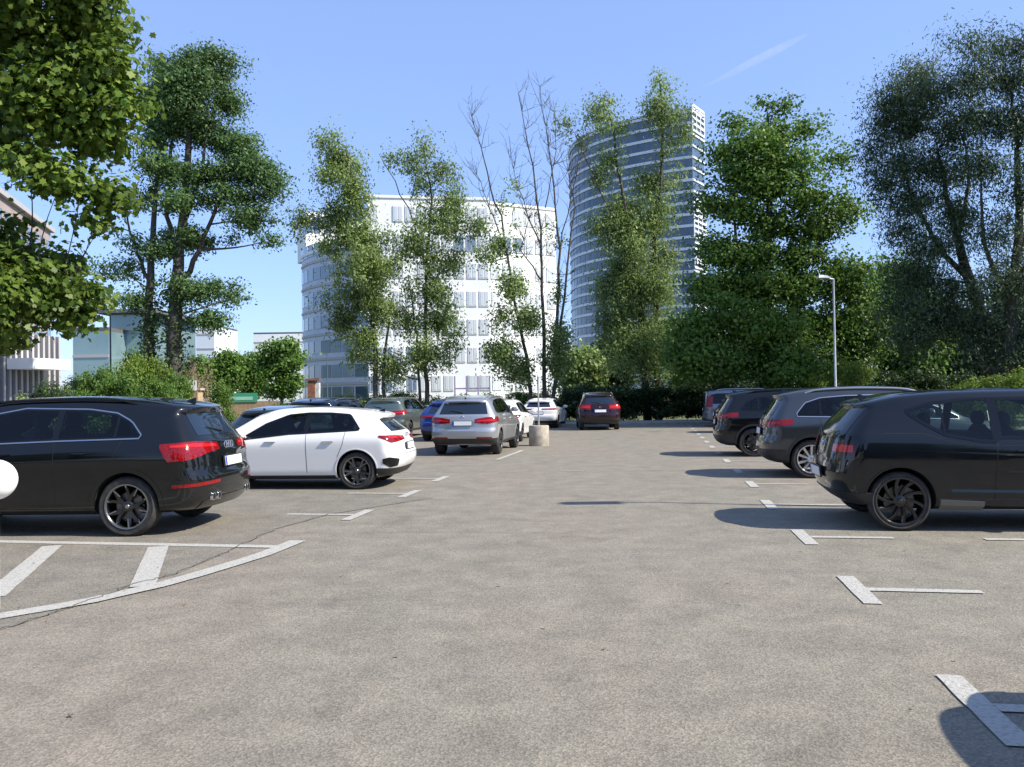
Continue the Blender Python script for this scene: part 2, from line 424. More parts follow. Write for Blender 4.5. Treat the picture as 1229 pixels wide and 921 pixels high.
def make_car(name, label, cat, T, L, Wd, H, roh, wb, R, body_mat, wheel, xy, heading, near='R', group='parked cars', glass=None, o=None):
    """xy = ground point of the near rear wheel's outer face; heading in degrees (0 = +X)"""
    o = o or {}
    glass = glass or M_GLASS
    hull = Hull(T, L, Wd, H); D = hull.D; kx, kz = D['sx'], D['sz']
    h = math.radians(heading); sg = -1 if near == 'R' else 1
    lx, ly = roh, sg*(Wd/2-.03)
    ox = xy[0]-(lx*math.cos(h)-ly*math.sin(h)); oy = xy[1]-(lx*math.sin(h)+ly*math.cos(h))
    root = empty(name, (ox, oy, 0), h, label, cat, group)
    # body with wheel arches cut
    me = mesh_np('body', hull.V, hull.F, [body_mat, M_WELL], False)
    bm = bmesh.new(); bm.from_mesh(me); bmesh.ops.recalc_face_normals(bm, faces=bm.faces); bm.to_mesh(me); bm.free()
    Ra = R+o.get('gap', .045)
    c = MB()
    for xw in (roh, roh+wb):
        for s2 in (-1, 1):
            k = 40; V = []
            for yy in (s2*(Wd/2-.30), s2*(Wd/2+.3)):
                for q in range(k):
                    a = 2*math.pi*q/k; V.append((xw+Ra*math.cos(a), yy, R+.01+Ra*math.sin(a)))
            c.add(V, [(q, (q+1) % k, k+(q+1) % k, k+q) for q in range(k)]+[tuple(range(k))[::-1], tuple(range(k, 2*k))])
    see = o.get('see', True)
    if see:
        dt, db = o['dlo_top'], o['dlo_bot']; tf0, bf0 = lin(dt), lin(db)
        us = np.linspace(dt[0][0]+.02, dt[-1][0]-.03, 26)
        us = [u for u in us if tf0(u)-bf0(u) > .05]
        loop = [(u, float(bf0(u))+.015) for u in us]+[(u, float(tf0(u))-.02) for u in us[::-1]]
        k = len(loop); V = [(x, yy, z) for yy in (-Wd/2-.3, Wd/2+.3) for x, z in loop]
        c.add(V, [(q, (q+1) % k, k+(q+1) % k, k+q) for q in range(k)]+[tuple(range(k))[::-1], tuple(range(k, 2*k))])
    cm = mesh_np('cut', c.V, c.F, M_WELL); bm = bmesh.new(); bm.from_mesh(cm); bmesh.ops.recalc_face_normals(bm, faces=bm.faces); bm.to_mesh(cm); bm.free()
    tmp = bpy.data.objects.new('tmp_body', me); cut = bpy.data.objects.new('tmp_cut', cm); COL.objects.link(tmp); COL.objects.link(cut)
    md = tmp.modifiers.new('b', 'BOOLEAN'); md.operation = 'DIFFERENCE'; md.object = cut; md.solver = 'EXACT'
    dg = bpy.context.evaluated_depsgraph_get(); dg.update()
    new = bpy.data.meshes.new_from_object(tmp.evaluated_get(dg))
    bpy.data.objects.remove(tmp); bpy.data.objects.remove(cut)
    new.materials.clear(); new.materials.append(body_mat); new.materials.append(M_WELL)
    idx = []
    for p in new.polygons:
        cc = p.center; m1 = 0
        for xw in (roh, roh+wb):
            if math.hypot(cc.x-xw, cc.z-R-.01) < Ra+.004 and abs(cc.y) < Wd/2 and (abs(p.normal.y) < .3 or abs(cc.y) < Wd/2-.25): m1 = 1
        if see and abs(p.normal.y) < .3 and dt[0][0]-.01 < cc.x < dt[-1][0]+.0 and bf0(cc.x)-.01 < cc.z < tf0(cc.x)+.012 and abs(cc.y) < Wd/2*.6: m1 = 1
        if cc.z < D['zb']+.03 and p.normal.z < -.6: m1 = 1
        idx.append(m1)
    new.polygons.foreach_set('material_index', idx); new.polygons.foreach_set('use_smooth', np.ones(len(new.polygons), bool))
    new.set_sharp_from_angle(angle=math.radians(32)); new.name = 'body'
    link('body', new, root)
    for xw in (roh, roh+wb):
        for s2 in (-1, 1):
            add_wheel(root, xw, s2, Wd/2-.03, R, wheel, random.random()*6)
    # seats seen through the side glass
    if see:
        bz = float(lin(o['dlo_bot'])(L*.4))
        for sx_, w_, ys in ((L*.50, .46, (-.36, .36)), (L*.285, .42, (-.38, .38))):
            for ys_ in ys:
                mb = MB(); tp = [(-.10, bz-.35, .24), (-.03, bz-.1, .25), (.0, bz+.06, .22), (-.01, bz+.12, .10), (-.01, bz+.15, .04)]
                for (q0, q1) in zip(tp[:-1], tp[1:]):
                    V = [(sx_-q[0]*-1+dx, ys_+sy*q[2], q[1]) for q in (q0, q1) for dx, sy in ((-.06, -1), (.06, -1), (.06, 1), (-.06, 1))]
                    mb.add(V, [(0, 1, 5, 4), (1, 2, 6, 5), (2, 3, 7, 6), (3, 0, 4, 7), (4, 5, 6, 7), (3, 2, 1, 0)])
                V = []; n_ = 12
                prof = [(-.145, .3), (-.13, .8), (-.08, 1), (.08, 1), (.13, .8), (.145, .3)]
                for dy, s_ in prof:
                    for q in range(n_): a_ = 2*math.pi*q/n_; V.append((sx_-.02+.05*s_*math.cos(a_), ys_+dy, bz+.23+.09*s_*math.sin(a_)))
                Fc = [(i*n_+q, i*n_+(q+1) % n_, (i+1)*n_+(q+1) % n_, (i+1)*n_+q) for i in range(5) for q in range(n_)]+[tuple(range(n_))[::-1], tuple(range(5*n_, 6*n_))]
                mb.add(V, Fc); mb.build('seat', M_SEAT, root, True)
    # glazing
    sides = ('L', 'R')
    for K in sides:
        top, bot = o['dlo_top'], o['dlo_bot']
        tm = {'chrome': M_SATIN, 'black': M_GLOSSB}[o.get('trim', 'black')]
        if o.get('trim') == 'chrome':
            ring = [(u, z+.008) for u, z in top] + [(u, z-.008) for u, z in bot[::-1]]
            ribbon(hull, K, ring, .014, 'chrome_strip', M_SATIN, root, .008, 90, closed=True)
        tf, bf = lin(top), lin(bot)
        ed = o['splits']
        if not see: panel(hull, K, top, bot, 'window_surround', M_GLOSSB, root, .003, 40, 6)
        else:
            ribbon(hull, K, [(u, z-.008) for u, z in top] + [(u, z+.008) for u, z in bot[::-1]], .034, 'window_surround', M_GLOSSB, root, .005, 90, closed=True)
            for a, b in ed[1:-1]:
                P = [[(float(u), float(bf(u)*(1-t)+tf(u)*t)) for u in np.linspace(a, b, 4)] for t in np.linspace(0, 1, 6)]
                grid_panel(hull, K, P, .007, 'pillar_trim', M_GLOSSB, root)
        for a, b in zip(ed[:-1], ed[1:]):
            us = np.linspace(a[1], b[0], 12)
            P = [[(float(u), float((bf(u)+.018)*(1-t)+(tf(u)-.018)*t)) for u in us] for t in np.linspace(0, 1, 6)]
            g2 = (M_SEE if b is ed[-1] or o.get('see_all') else M_SEED) if see else glass
            grid_panel(hull, K, P, .006, 'side_window', g2, root)
        for x, z0, z1 in o.get('seams', []):
            ribbon(hull, K, [(x[0], z1), (x[1], (z0+z1)/2), (x[2], z0)], .008, 'door_gap', M_SEAM, root, .0015, 16)
        if 'sill' in o:
            z0, z1 = o['sill']; ribbon(hull, K, [(roh+Ra+.02, (z0+z1)/2), (roh+wb-Ra-.02, (z0+z1)/2)], z1-z0, 'sill', o.get('clad', M_BLKP), root, .008, 20)
        if o.get('crease'):
            pass
        for hx in o.get('handles', []):
            z = o.get('handle_z', .84*H/1.6)
            p, n = hull.cast(K, hx, z); mb = MB()
            s2 = 1 if K == 'L' else -1
            mb.tube([(hx-.10, p.y-s2*.01, z), (hx-.085, p.y+s2*.016, z+.002), (hx+.085, p.y+s2*.016, z+.004), (hx+.10, p.y-s2*.01, z+.004)], .011, 8)
            mb.build('door_handle', o.get('handle_mat', body_mat), root, True)
        for xw in (roh, roh+wb):
            if o.get('arch'):
                ribbon(hull, K, [p for p in arc(xw, R+.01, Ra+.022, -25, 205, 40) if p[1] > D['zb']+.05], .05, 'arch_trim', o['arch'], root, .010, 40)
            else:
                ribbon(hull, K, [p for p in arc(xw, R+.01, Ra+.008, -25, 205, 40) if p[1] > D['zb']+.05], .018, 'arch_trim', body_mat, root, .007, 40)
        # mirror
        mx = o.get('mirror', .635*L); mz = lin(bot)(mx)+.05
        s2 = 1 if K == 'L' else -1; p, n = hull.cast(K, mx, mz)
        if p is not None:
            mb = MB(); nn = 14; V = []; Fc = []
            prof = [(0, .02), (.02, .7), (.06, 1), (.13, .98), (.19, .8), (.22, .45), (.225, .1)]
            for d, s_ in prof:
                for q in range(nn):
                    a = 2*math.pi*q/nn; ca, sa = math.cos(a), math.sin(a)
                    V.append((mx+.02+.06*s_*(abs(ca)**.7)*np.sign(ca), p.y+s2*(.03+d), mz+.05+.075*s_*(abs(sa)**.7)*np.sign(sa)))
            for i in range(len(prof)-1):
                for q in range(nn): Fc.append((i*nn+q, i*nn+(q+1) % nn, (i+1)*nn+(q+1) % nn, (i+1)*nn+q))
            Fc += [tuple(range(nn))[::-1], tuple(range((len(prof)-1)*nn, len(prof)*nn))]
            mb.add(V, Fc); mb.tube([(mx, p.y-s2*.02, mz-.03), (mx+.01, p.y+s2*.06, mz+.01)], .022, 8)
            mb.build('mirror', o.get('mirror_mat', body_mat), root, True)
    # rear window
    rg = o['rear_glass']                      # z0, z1, half width bottom, half width top
    z0, z1, w0, w1 = rg
    P = [[(float(u)*(w0+(w1-w0)*t), float(z0+(z1-z0)*t-.03*(1-t)*0)) for u in np.linspace(-1, 1, 17)] for t in np.linspace(0, 1, 7)]
    grid_panel(hull, 'B', P, .004, 'rear_window', o.get('rear_mat', M_GLASS2), root)
    # wiper on the rear glass
    p0, n0 = hull.cast('B', 0, z0+.03); p1, n1 = hull.cast('B', w0*.55, z0+.09)
    mb = MB(); mb.tube([p0+n0*.02, p1+n1*.02], [.012, .006], 6); mb.build('rear_wiper', M_BLKP, root)
    # windshield
    cowl = o.get('cowl', .78*L); hd = o.get('header', .60*L); tw = Wd/2*.62
    P = [[(hd+(cowl-hd)*t, float(v)*(tw+.10*t)) for v in np.linspace(-1, 1, 13)] for t in np.linspace(0, 1, 8)]
    grid_panel(hull, 'T', P, .004, 'windscreen', M_GLASS, root)
    # lights
    for sd in ('L', 'R'):
        tl = o['tail']                         # (top, bottom) in wrap angle
        q = panel(hull, 'W'+sd, tl[0], tl[1], 'tail_light', o.get('tail_mat', M_RED), root, .009, 18, 6)
        if 'tail_in' in o:
            panel(hull, 'W'+sd, o['tail_in'][0], o['tail_in'][1], 'lens', M_RED2, q, .0125, 14, 4)
        if 'reflector' in o:
            panel(hull, 'W'+sd, o['reflector'][0], o['reflector'][1], 'reflector', M_RED, root, .009, 12, 3)
        zf = .70*H/1.6
        panel(hull, 'F'+sd, [(-12, zf+.03), (55, zf+.10)], [(-12, zf-.06), (55, zf)], 'headlight', M_LAMP, root, .008, 12, 4)
    zf = .62*H/1.6
    panel(hull, 'F', [(-.42, zf), (.42, zf)], [(-.36, .32), (.36, .32)], 'grille', M_BLKP, root, .006, 12, 5)
    # bumper cladding
    if 'valance' in o:
        z0, z1, wv = o['valance']
        panel(hull, 'B', [(-wv, z1-.03), (-wv*.85, z1), (wv*.85, z1), (wv, z1-.03)], [(-wv, z0), (wv, z0)], 'rear_valance', o.get('clad', M_BLKP), root, .008, 24, 5)
        if 'valance_wrap' in o:
            for sd in ('L', 'R'):
                panel(hull, 'W'+sd, [(-20, z1-.005), (70, z1+.01)], [(-20, z0), (70, z0)], 'corner_cladding', o.get('clad', M_BLKP), root, .0095, 20, 5)
    # plate
    pz = o.get('plate_z', .82); p, n = hull.cast('B', 0, pz)
    tilt = math.atan2(n.z, -n.x)
    ca, sa = math.cos(tilt), math.sin(tilt)
    def tf(v):
        x, y, z = v; return (p.x-.012+ -(x*ca) + z*sa, y, p.z + z*ca + x*sa)
    pw = .26
    mb = MB(); mb.box(0, .02, -pw-.012, pw+.012, -.068, .068, tf); pf = mb.build('plate_holder', M_BLKP, root)
    mb = MB(); mb.box(.021, .026, -pw, pw, -.055, .055, tf); pl = mb.build('number_plate', M_PLATE, root)
    mb = MB(); mb.box(.0265, .029, -pw+.003, -pw+.045, -.052, .052, tf) if False else mb.box(.0265, .029, pw-.045, pw-.003, -.052, .052, tf); mb.build('country_band', M_EU, pl)
    # roof furniture
    if o.get('rails'):
        for s2 in (-1, 1):
            mb = MB(); y = Wd/2*.665; pts = []
            x0, x1 = o['rails'][0], o['rails'][1]
            for t in np.linspace(0, 1, 14):
                x = x0+(x1-x0)*t; pp, nn_ = hull.cast('T', x, s2*y); e = min(1, t*10, (1-t)*10)
                pts.append((x, s2*y, pp.z+.045*e-.005))
            mb.tube(pts, .017, 8); mb.build('roof_rail', o.get('rail_mat', M_SATIN), root, True)
    if o.get('fin', True):
        x = .52*kx; pp, _n = hull.cast('T', x, 0); mb = MB()
        V = [(x-.03, .018, pp.z-.004), (x-.03, -.018, pp.z-.004), (x+.15, .0, pp.z-.004), (x-.035, .004, pp.z+.055), (x-.035, -.004, pp.z+.055), (x, 0, pp.z+.05)]
        mb.add(V, [(0, 1, 2), (0, 3, 4, 1), (0, 2, 5, 3), (1, 4, 5, 2), (3, 5, 4)]); mb.build('antenna_fin', o.get('fin_mat', M_GLOSSB), root)
    # extra: exhausts, emblem
    if 'exhaust' in o:
        for y, z, r in o['exhaust']:
            pp, nn_ = hull.cast('B', y, z); mb = MB()
            mb.tube([(pp.x-.02, y, z), (pp.x+.12, y, z)], r, 16, cap=False); mb.tube([(pp.x-.02, y, z), (pp.x+.12, y, z)], r*.82, 16, cap=False)
            V = []; k = 16
            for rr_ in (r, r*.82):
                for q in range(k): V.append((pp.x-.02, y+rr_*math.cos(2*math.pi*q/k+.001), z+rr_*math.sin(2*math.pi*q/k+.001)))
            mb.add(V, [(q, (q+1) % k, k+(q+1) % k, k+q) for q in range(k)])
            mb.build('exhaust_tip', M_CHROME, root, True)
    if o.get('emblem') == 'rings':
        z = o.get('emblem_z', .98); pp, nn_ = hull.cast('B', 0, z)
        e = MB()
        for k in range(4):
            yc = (k-1.5)*.062
            pts = [(pp.x-.012, yc+.042*math.cos(a), z+.042*math.sin(a)) for a in np.linspace(0, 2*math.pi, 21)]
            e.tube(pts, .006, 6, cap=False)
        e.build('emblem', M_CHROME, root, True)
    elif o.get('emblem') == 'round':
        z = o.get('emblem_z', .98); pp, nn_ = hull.cast('B', 0, z); e = MB()
        e.lathe([(.001, .0), (.036, 0), (.042, .006), (.042, .02)], 24, 'y')
        e.V = [(pp.x-.016+v[1], v[0], z+v[2]) for v in e.V]; eo = e.build('emblem', M_CHROME, root, True)
        for mm, q0 in ((M_EU, 0), (M_PLATE, 1), (M_EU, 2), (M_PLATE, 3)):
            s4 = MB(); pts = [(pp.x-.0175, 0, z)] + [(pp.x-.0175, .03*math.cos(a), z+.03*math.sin(a)) for a in np.linspace(q0*math.pi/2, (q0+1)*math.pi/2, 6)]
            s4.add(pts, [tuple(range(7))]); s4.build('emblem_quarter', mm, eo)
    elif o.get('emblem') == 'disc':
        z = o.get('emblem_z', .98); pp, nn_ = hull.cast('B', 0, z); e = MB()
        e.tube([(pp.x-.012, .05*math.cos(a), z+.05*math.sin(a)) for a in np.linspace(0, 2*math.pi, 25)], .005, 6, cap=False)
        for a, b in (((-.032, .035), (-.012, -.035)), ((-.012, -.035), (0, .0)), ((0, 0), (.012, -.035)), ((.012, -.035), (.032, .035)), ((-.018, .045), (0, .008)), ((0, .008), (.018, .045))):
            e.tube([(pp.x-.012, a[0], z+a[1]), (pp.x-.012, b[0], z+b[1])], .004, 5)
        e.build('emblem', M_CHROME, root)
    if 'extra' in o: o['extra'](hull, root)
    return root
# ---------------------------------------------------------------- ground
def ground_mat():
    m = bpy.data.materials.new('asphalt'); m.use_nodes = True; t = m.node_tree; b = t.nodes['Principled BSDF']
    b.inputs['Roughness'].default_value = .88; b.inputs['Specular IOR Level'].default_value = .35
    tc = t.nodes.new('ShaderNodeTexCoord')
    def noise(sc, det=6, rough=.6, vec=None, dist=0):
        n = t.nodes.new('ShaderNodeTexNoise'); n.inputs['Scale'].default_value = sc; n.inputs['Detail'].default_value = det
        n.inputs['Roughness'].default_value = rough; n.inputs['Distortion'].default_value = dist
        t.links.new(vec or tc.outputs['Object'], n.inputs['Vector']); return n.outputs[0]
    def ramp(sock, a, b_, ca, cb):
        r = t.nodes.new('ShaderNodeValToRGB'); r.color_ramp.elements[0].position = a; r.color_ramp.elements[1].position = b_
        r.color_ramp.elements[0].color = (*ca, 1); r.color_ramp.elements[1].color = (*cb, 1); t.links.new(sock, r.inputs[0]); return r.outputs[0]
    def mix(f, a, b_, mode='MIX'):
        x = t.nodes.new('ShaderNodeMix'); x.data_type = 'RGBA'; x.blend_type = mode
        for s, v in ((0, f), (6, a), (7, b_)):
            if isinstance(v, (int, float)): x.inputs[s].default_value = v
            elif isinstance(v, tuple): x.inputs[s].default_value = (*v, 1)
            else: t.links.new(v, x.inputs[s])
        return x.outputs[2]
    mp = t.nodes.new('ShaderNodeMapping'); mp.inputs['Scale'].default_value = (1, .35, 1); mp.inputs['Rotation'].default_value = (0, 0, math.radians(10))
    t.links.new(tc.outputs['Object'], mp.inputs[0])
    big = ramp(noise(.35, 4, .55, mp.outputs[0], .6), .38, .64, (.219, .205, .167), (.236, .206, .171))     # greenish grey / reddish patches
    mid = ramp(noise(2.2, 8, .7), .32, .70, (.74, .74, .75), (1.13, 1.13, 1.12))
    c = mix(1.0, big, mid, 'MULTIPLY')
    # aggregate
    v = t.nodes.new('ShaderNodeTexVoronoi'); v.inputs['Scale'].default_value = 85; t.links.new(tc.outputs['Object'], v.inputs['Vector'])
    sv = t.nodes.new('ShaderNodeSeparateColor'); t.links.new(v.outputs['Color'], sv.inputs[0])
    agg = ramp(sv.outputs[0], 0.05, 1.0, (.70, .69, .68), (1.28, 1.27, 1.24))
    c = mix(.85, c, agg, 'MULTIPLY')
    fine = ramp(noise(38, 5, .8), .35, .68, (.84, .84, .84), (1.12, 1.12, 1.11)); c = mix(.9, c, fine, 'MULTIPLY')
    # oily stains and worn lighter tracks
    st = ramp(noise(.9, 5, .5, None, 1.0), .60, .74, (1, 1, 1), (.70, .69, .68)); c = mix(.8, c, st, 'MULTIPLY')
    ws = ramp(noise(7, 6, .7), .66, .78, (1, 1, 1), (.72, .72, .72)); c = mix(.7, c, ws, 'MULTIPLY')
    t.links.new(c, b.inputs['Base Color'])
    bp = t.nodes.new('ShaderNodeBump'); bp.inputs['Strength'].default_value = .5; bp.inputs['Distance'].default_value = .006
    t.links.new(v.outputs['Distance'], bp.inputs['Height']); t.links.new(bp.outputs[0], b.inputs['Normal'])
    return m
M_ASPH = ground_mat()
M_PATCH = ground_mat(); M_PATCH.name = 'older_asphalt'
for n in M_PATCH.node_tree.nodes:
    if n.type == 'VALTORGB' and abs(n.color_ramp.elements[0].color[0]-.219) < .01:
        n.color_ramp.elements[0].color = (.195, .184, .153, 1); n.color_ramp.elements[1].color = (.207, .187, .155, 1)
M_GRASS = mat('rough_grass', (.06, .09, .025), .95, noise=(1.5, (.12, .12, .05), .35, .65), bump=(30, .8))
M_PAINT = mat('road_paint', (.40, .39, .355), .8, noise=(34, (.27, .255, .225), .46, .74), bump=(60, .5))
M_CRACK = mat('crack', (.135, .128, .112), .95)
M_CONC = mat('concrete', (.42, .38, .31), .85, noise=(6, (.26, .23, .18), .35, .7), bump=(40, .4))
M_KERB = mat('kerb_stone', (.33, .32, .29), .85, noise=(5, (.22, .21, .19), .4, .7))
M_WHITEP = mat('white_plaster', (.80, .79, .76), .7, noise=(.4, (.72, .71, .69), .4, .7))
M_POLE = mat('galvanised_pole', (.48, .49, .50), .45, .5, noise=(4, (.35, .36, .36), .4, .7))

RD = Vector((.171, 1, 0)).normalized()                 # direction of the rows of stalls
PD = Vector((RD.y, -RD.x, 0))                          # across (towards the right)
def sheet(name, pts, z, m, **k):
    mb = MB(); mb.add([(p[0], p[1], z) for p in pts], [tuple(range(len(pts)))]); o = mb.build(name, m); tag(o, kind='structure'); return o
me = mesh_np('ground', [(-2500, -300, -.012), (2500, -300, -.012), (2500, 4500, -.012), (-2500, 4500, -.012)], [(0, 1, 2, 3)], M_GRASS)
tag(link('ground', me), kind='structure')
# car park surface
sheet('car_park', [(-34, -8), (24, -8), (24, 41.2), (-34, 41.2)], 0, M_ASPH)
# back road strip beyond the car park, a step up
sheet('back_path', [(-34, 41.5), (24, 41.5), (24, 45.5), (-34, 45.5)], .10, M_KERB)
mb = MB(); mb.box(-34, 24, 41.2, 41.5, -.05, .12); tag(mb.build('kerb', M_KERB), kind='structure')
# distant street on the left
sheet('street', [(-120, 62), (-2, 62), (-2, 72), (-120, 72)], 0.0, M_PATCH)
# older asphalt on the left bays
seam = [gnd(*p) for p in [(-60, 775), (0, 757), (60, 738), (110, 722), (150, 706), (210, 690), (262, 668), (300, 650), (330, 636), (395, 618), (520, 598)]]
sheet('asphalt_patch', [(p.x, p.y) for p in seam] + [(-3.5, 14.2), (-8, 17), (-20, 18), (-20, 5)], .004, M_PATCH)
def strip(mb, pts, w, z=.008):
    pts = [Vector((p[0], p[1], 0)) for p in pts]; V = []
    for i, p in enumerate(pts):
        d = (pts[min(i+1, len(pts)-1)]-pts[max(i-1, 0)]).normalized(); n = Vector((-d.y, d.x, 0))*w/2
        V += [(p.x+n.x, p.y+n.y, z), (p.x-n.x, p.y-n.y, z)]
    mb.add(V, [(2*i, 2*i+1, 2*i+3, 2*i+2) for i in range(len(pts)-1)])
def mark(name, pts, w, z=.008):
    # worn edges: subdivide and jitter the rim
    P = [Vector((p[0], p[1], 0)) for p in pts]; Q = []
    for a, b in zip(P[:-1], P[1:]):
        n = max(2, int((b-a).length/.12)); Q += [a.lerp(b, k/n) for k in range(n)]
    Q.append(P[-1]); V = []
    for i, p in enumerate(Q):
        d = (Q[min(i+1, len(Q)-1)]-Q[max(i-1, 0)]).normalized(); n = Vector((-d.y, d.x, 0))
        a = w/2+random.uniform(-.004, .003); b = w/2+random.uniform(-.004, .003)
        V += [(p.x+n.x*a, p.y+n.y*a, z), (p.x-n.x*b, p.y-n.y*b, z)]
    mb = MB(); mb.add(V, [(2*i, 2*i+1, 2*i+3, 2*i+2) for i in range(len(Q)-1)])
    return tag(mb.build(name, M_PAINT), kind='structure')
cr = MB()
sp = []
for a, b in zip(seam[:-1], seam[1:]):
    for k in range(8):
        p = a.lerp(b, k/8); sp.append(p+Vector((random.uniform(-.03, .03), random.uniform(-.03, .03), 0)))
strip(cr, sp, .014, .016)
def crack(p0, p1, n=14, w=.012, j=.06):
    P = [Vector(p0).lerp(Vector(p1), k/n)+Vector((random.uniform(-j, j), random.uniform(-j, j), 0)) for k in range(n+1)]; strip(cr, P, w, .012)
crack(gnd(440, 640), gnd(700, 640), 20, .01)
tag(cr.build('asphalt_cracks', M_CRACK), kind='structure')
# left: hatched corner
g = lambda *a: gnd(*a)
mark('painted_line', [g(-40, 650), g(330, 657)], .15)
mark('painted_curve', [g(-60, 753), g(0, 741), g(60, 731), g(110, 722), g(150, 713), g(190, 704), g(230, 693), g(270, 681), g(315, 667), g(358, 650)], .19, .012)
mark('painted_line', [g(63, 656), g(-10, 718)], .20, .0095)
mark('painted_line', [g(190, 657), g(171, 705)], .21, .0095)
def tmark(c, side, dashes, bw=.14, bl=1.0, lw=.11, z=.008):
    c = Vector((c[0], c[1], 0))
    mark('painted_bar', [c-RD*bl/2, c+RD*bl/2], bw, z)
    for a, b in dashes: mark('painted_line', [c+PD*side*(bw/2+a), c+PD*side*(bw/2+b)], lw, z)
for px, py, d in ((430, 618.5, [(.0, .95)]), (492, 593, [(0, 1.0)]), (529, 575, [(0, .95)])):
    tmark(gnd(px, py), -1, d, bl=.95)
T1 = gnd(1030, 708); T2 = gnd(965, 645)
step = (Vector((5.9, 24.0, 0))-Vector((T1.x, T1.y, 0)))/7.0
for k in range(-1, 14):
    p = {-1: gnd(1178, 850), 0: T1, 1: T2, 2: gnd(923, 606), 3: gnd(902, 581.5)}.get(k)
    if p is None: p = Vector((gnd(902, 581.5).x, gnd(902, 581.5).y, 0)) + Vector((.42, 2.46, 0))*(k-3)
    tmark(p, 1, [(0, .85), (1.75, 2.6), (3.4, 4.3)] if k != 2 else [(0, 1.6), (2.4, 4.0)], bl=.95)
mark('painted_line', [g(597, 552), g(627, 541)], .12)
mark('painted_line', [g(672, 566), g(700, 566)], .06)

# ---------------------------------------------------------------- cars
P_BLACK = paint('black_paint', (.004, .005, .006)); P_NAVY = paint('navy_paint', (.006, .010, .028))
P_BLACKB = paint('blueblack_paint', (.004, .006, .009)); P_WHITE = paint('white_paint', (.78, .78, .77))
P_GREY = paint('grey_paint', (.05, .058, .066), .6, .3); P_SILVER = paint('silver_paint', (.42, .43, .44), .65, .32)
P_BLUE = paint('blue_paint', (.012, .045, .24), .35); P_TEAL = paint('teal_paint', (.015, .03, .04), .4)
P_MAROON = paint('maroon_black_paint', (.018, .004, .006)); P_GREEN = paint('greygreen_paint', (.10, .12, .11), .5); P_SILB = paint('pale_blue_paint', (.16, .19, .22), .5)

def xy(px, py): p = gnd(px, py); return (p.x, p.y)
def ang(a): return a

# --- black SUV near left
oQ = dict(dlo_top=[(.80, 1.18), (.95, 1.34), (1.15, 1.44), (1.5, 1.49), (2.3, 1.51), (2.75, 1.43), (3.2, 1.26), (3.5, 1.11)],
          dlo_bot=[(.80, 1.155), (1.8, 1.135), (3.5, 1.08)], splits=[(.74, .82), (1.10, 1.13), (1.80, 1.88), (3.44, 3.5)], trim='chrome',
          seams=[((1.83, 1.82, 1.80), .35, 1.12), ((1.02, 1.12, 1.25), .62, 1.14)], handles=[1.5, 2.45], handle_z=.98, arch=P_BLACK, sill=(.25, .33),
          rear_glass=(1.165, 1.43, .62, .54), tail=([(-14, 1.07), (40, 1.10), (84, 1.075)], [(-14, .985), (20, .955), (50, .89), (74, .87), (84, 1.03)]),
          tail_in=([(-8, 1.05), (40, 1.075), (70, 1.06)], [(-8, 1.02), (40, 1.035), (70, 1.035)]),
          reflector=([(2, .635), (68, .60)], [(2, .595), (68, .565)]), valance=(.30, .42, .70), plate_z=.83, emblem='rings', emblem_z=1.03,
          exhaust=[(.56, .43, .048), (.44, .43, .048), (-.56, .43, .048), (-.44, .43, .048)], rails=(.95, 3.0), rail_mat=M_GLOSSB, clad=P_BLACK, gap=.04)
def seam_on(*lines):
    def f(hull, root):
        for kind, pts, w, n in lines: ribbon(hull, kind, pts, w, 'body_crease' if w > .01 else 'panel_gap', M_SEAM, root, .0015, n)
    return f
tail_lines = lambda zt, zb, hw: [('B', [(-hw, zt), (-hw*1.02, (zt+zb)/2), (-hw*.92, zb), (hw*.92, zb), (hw*1.02, (zt+zb)/2), (hw, zt)], .008, 60)]
oQ['extra'] = seam_on(*tail_lines(1.0, .68, .62), ('L', [(.12, .66), (.55, .68)], .007, 8))
make_car('suv', 'black SUV nearest on the left with red wraparound tail lights and twin chrome exhaust tips', 'car', SUV, 4.67, 1.89, 1.66, .95, 2.82, .355,
         P_BLACK, 'q', xy(152, 645), 177, 'L', o=oQ)
# --- white hatchback
oA = dict(dlo_top=[(.74, 1.045), (.95, 1.295), (1.3, 1.325), (1.7, 1.33), (2.05, 1.30), (2.45, 1.15), (2.86, .90)],
          dlo_bot=[(.74, 1.02), (2.0, .965), (2.86, .875)], splits=[(.70, .77), (1.64, 1.73), (2.80, 2.86)],
          seams=[((1.68, 1.67, 1.66), .30, .96), ((.98, 1.02, 1.12), .56, 1.0), ((2.95, 2.93, 2.90), .3, .86)], handles=[1.28, 2.32], handle_z=.83,
          rear_glass=(.99, 1.215, .58, .48), tail=([(-16, .90), (35, .925), (66, .93)], [(-16, .84), (20, .82), (45, .80), (66, .90)]), tail_in=([(0, .89), (50, .905)], [(0, .87), (50, .88)]),
          valance=(.20, .36, .72), valance_wrap=True, sill=(.18, .25), plate_z=.72, emblem='rings', emblem_z=.90, mirror=2.78, gap=.035, header=.56*4.34, cowl=.735*4.34, handle_mat=M_SATIN)
def a3x(hull, root):
    for sd in ('L', 'R'):
        panel(hull, 'W'+sd, [(28, .52), (50, .555), (60, .53)], [(28, .40), (48, .38), (60, .45)], 'bumper_vent', M_GLOSSB, root, .006, 10, 4)
    seam_on(*tail_lines(.95, .60, .60))(hull, root)
oA['extra'] = a3x
make_car('hatchback', 'white hatchback parked side on beyond the nearest black SUV, with dark five spoke wheels', 'car', HAT, 4.34, 1.81, 1.43, .78, 2.63, .325,
         P_WHITE, 'a', xy(428, 588), 174, 'L', o=oA)
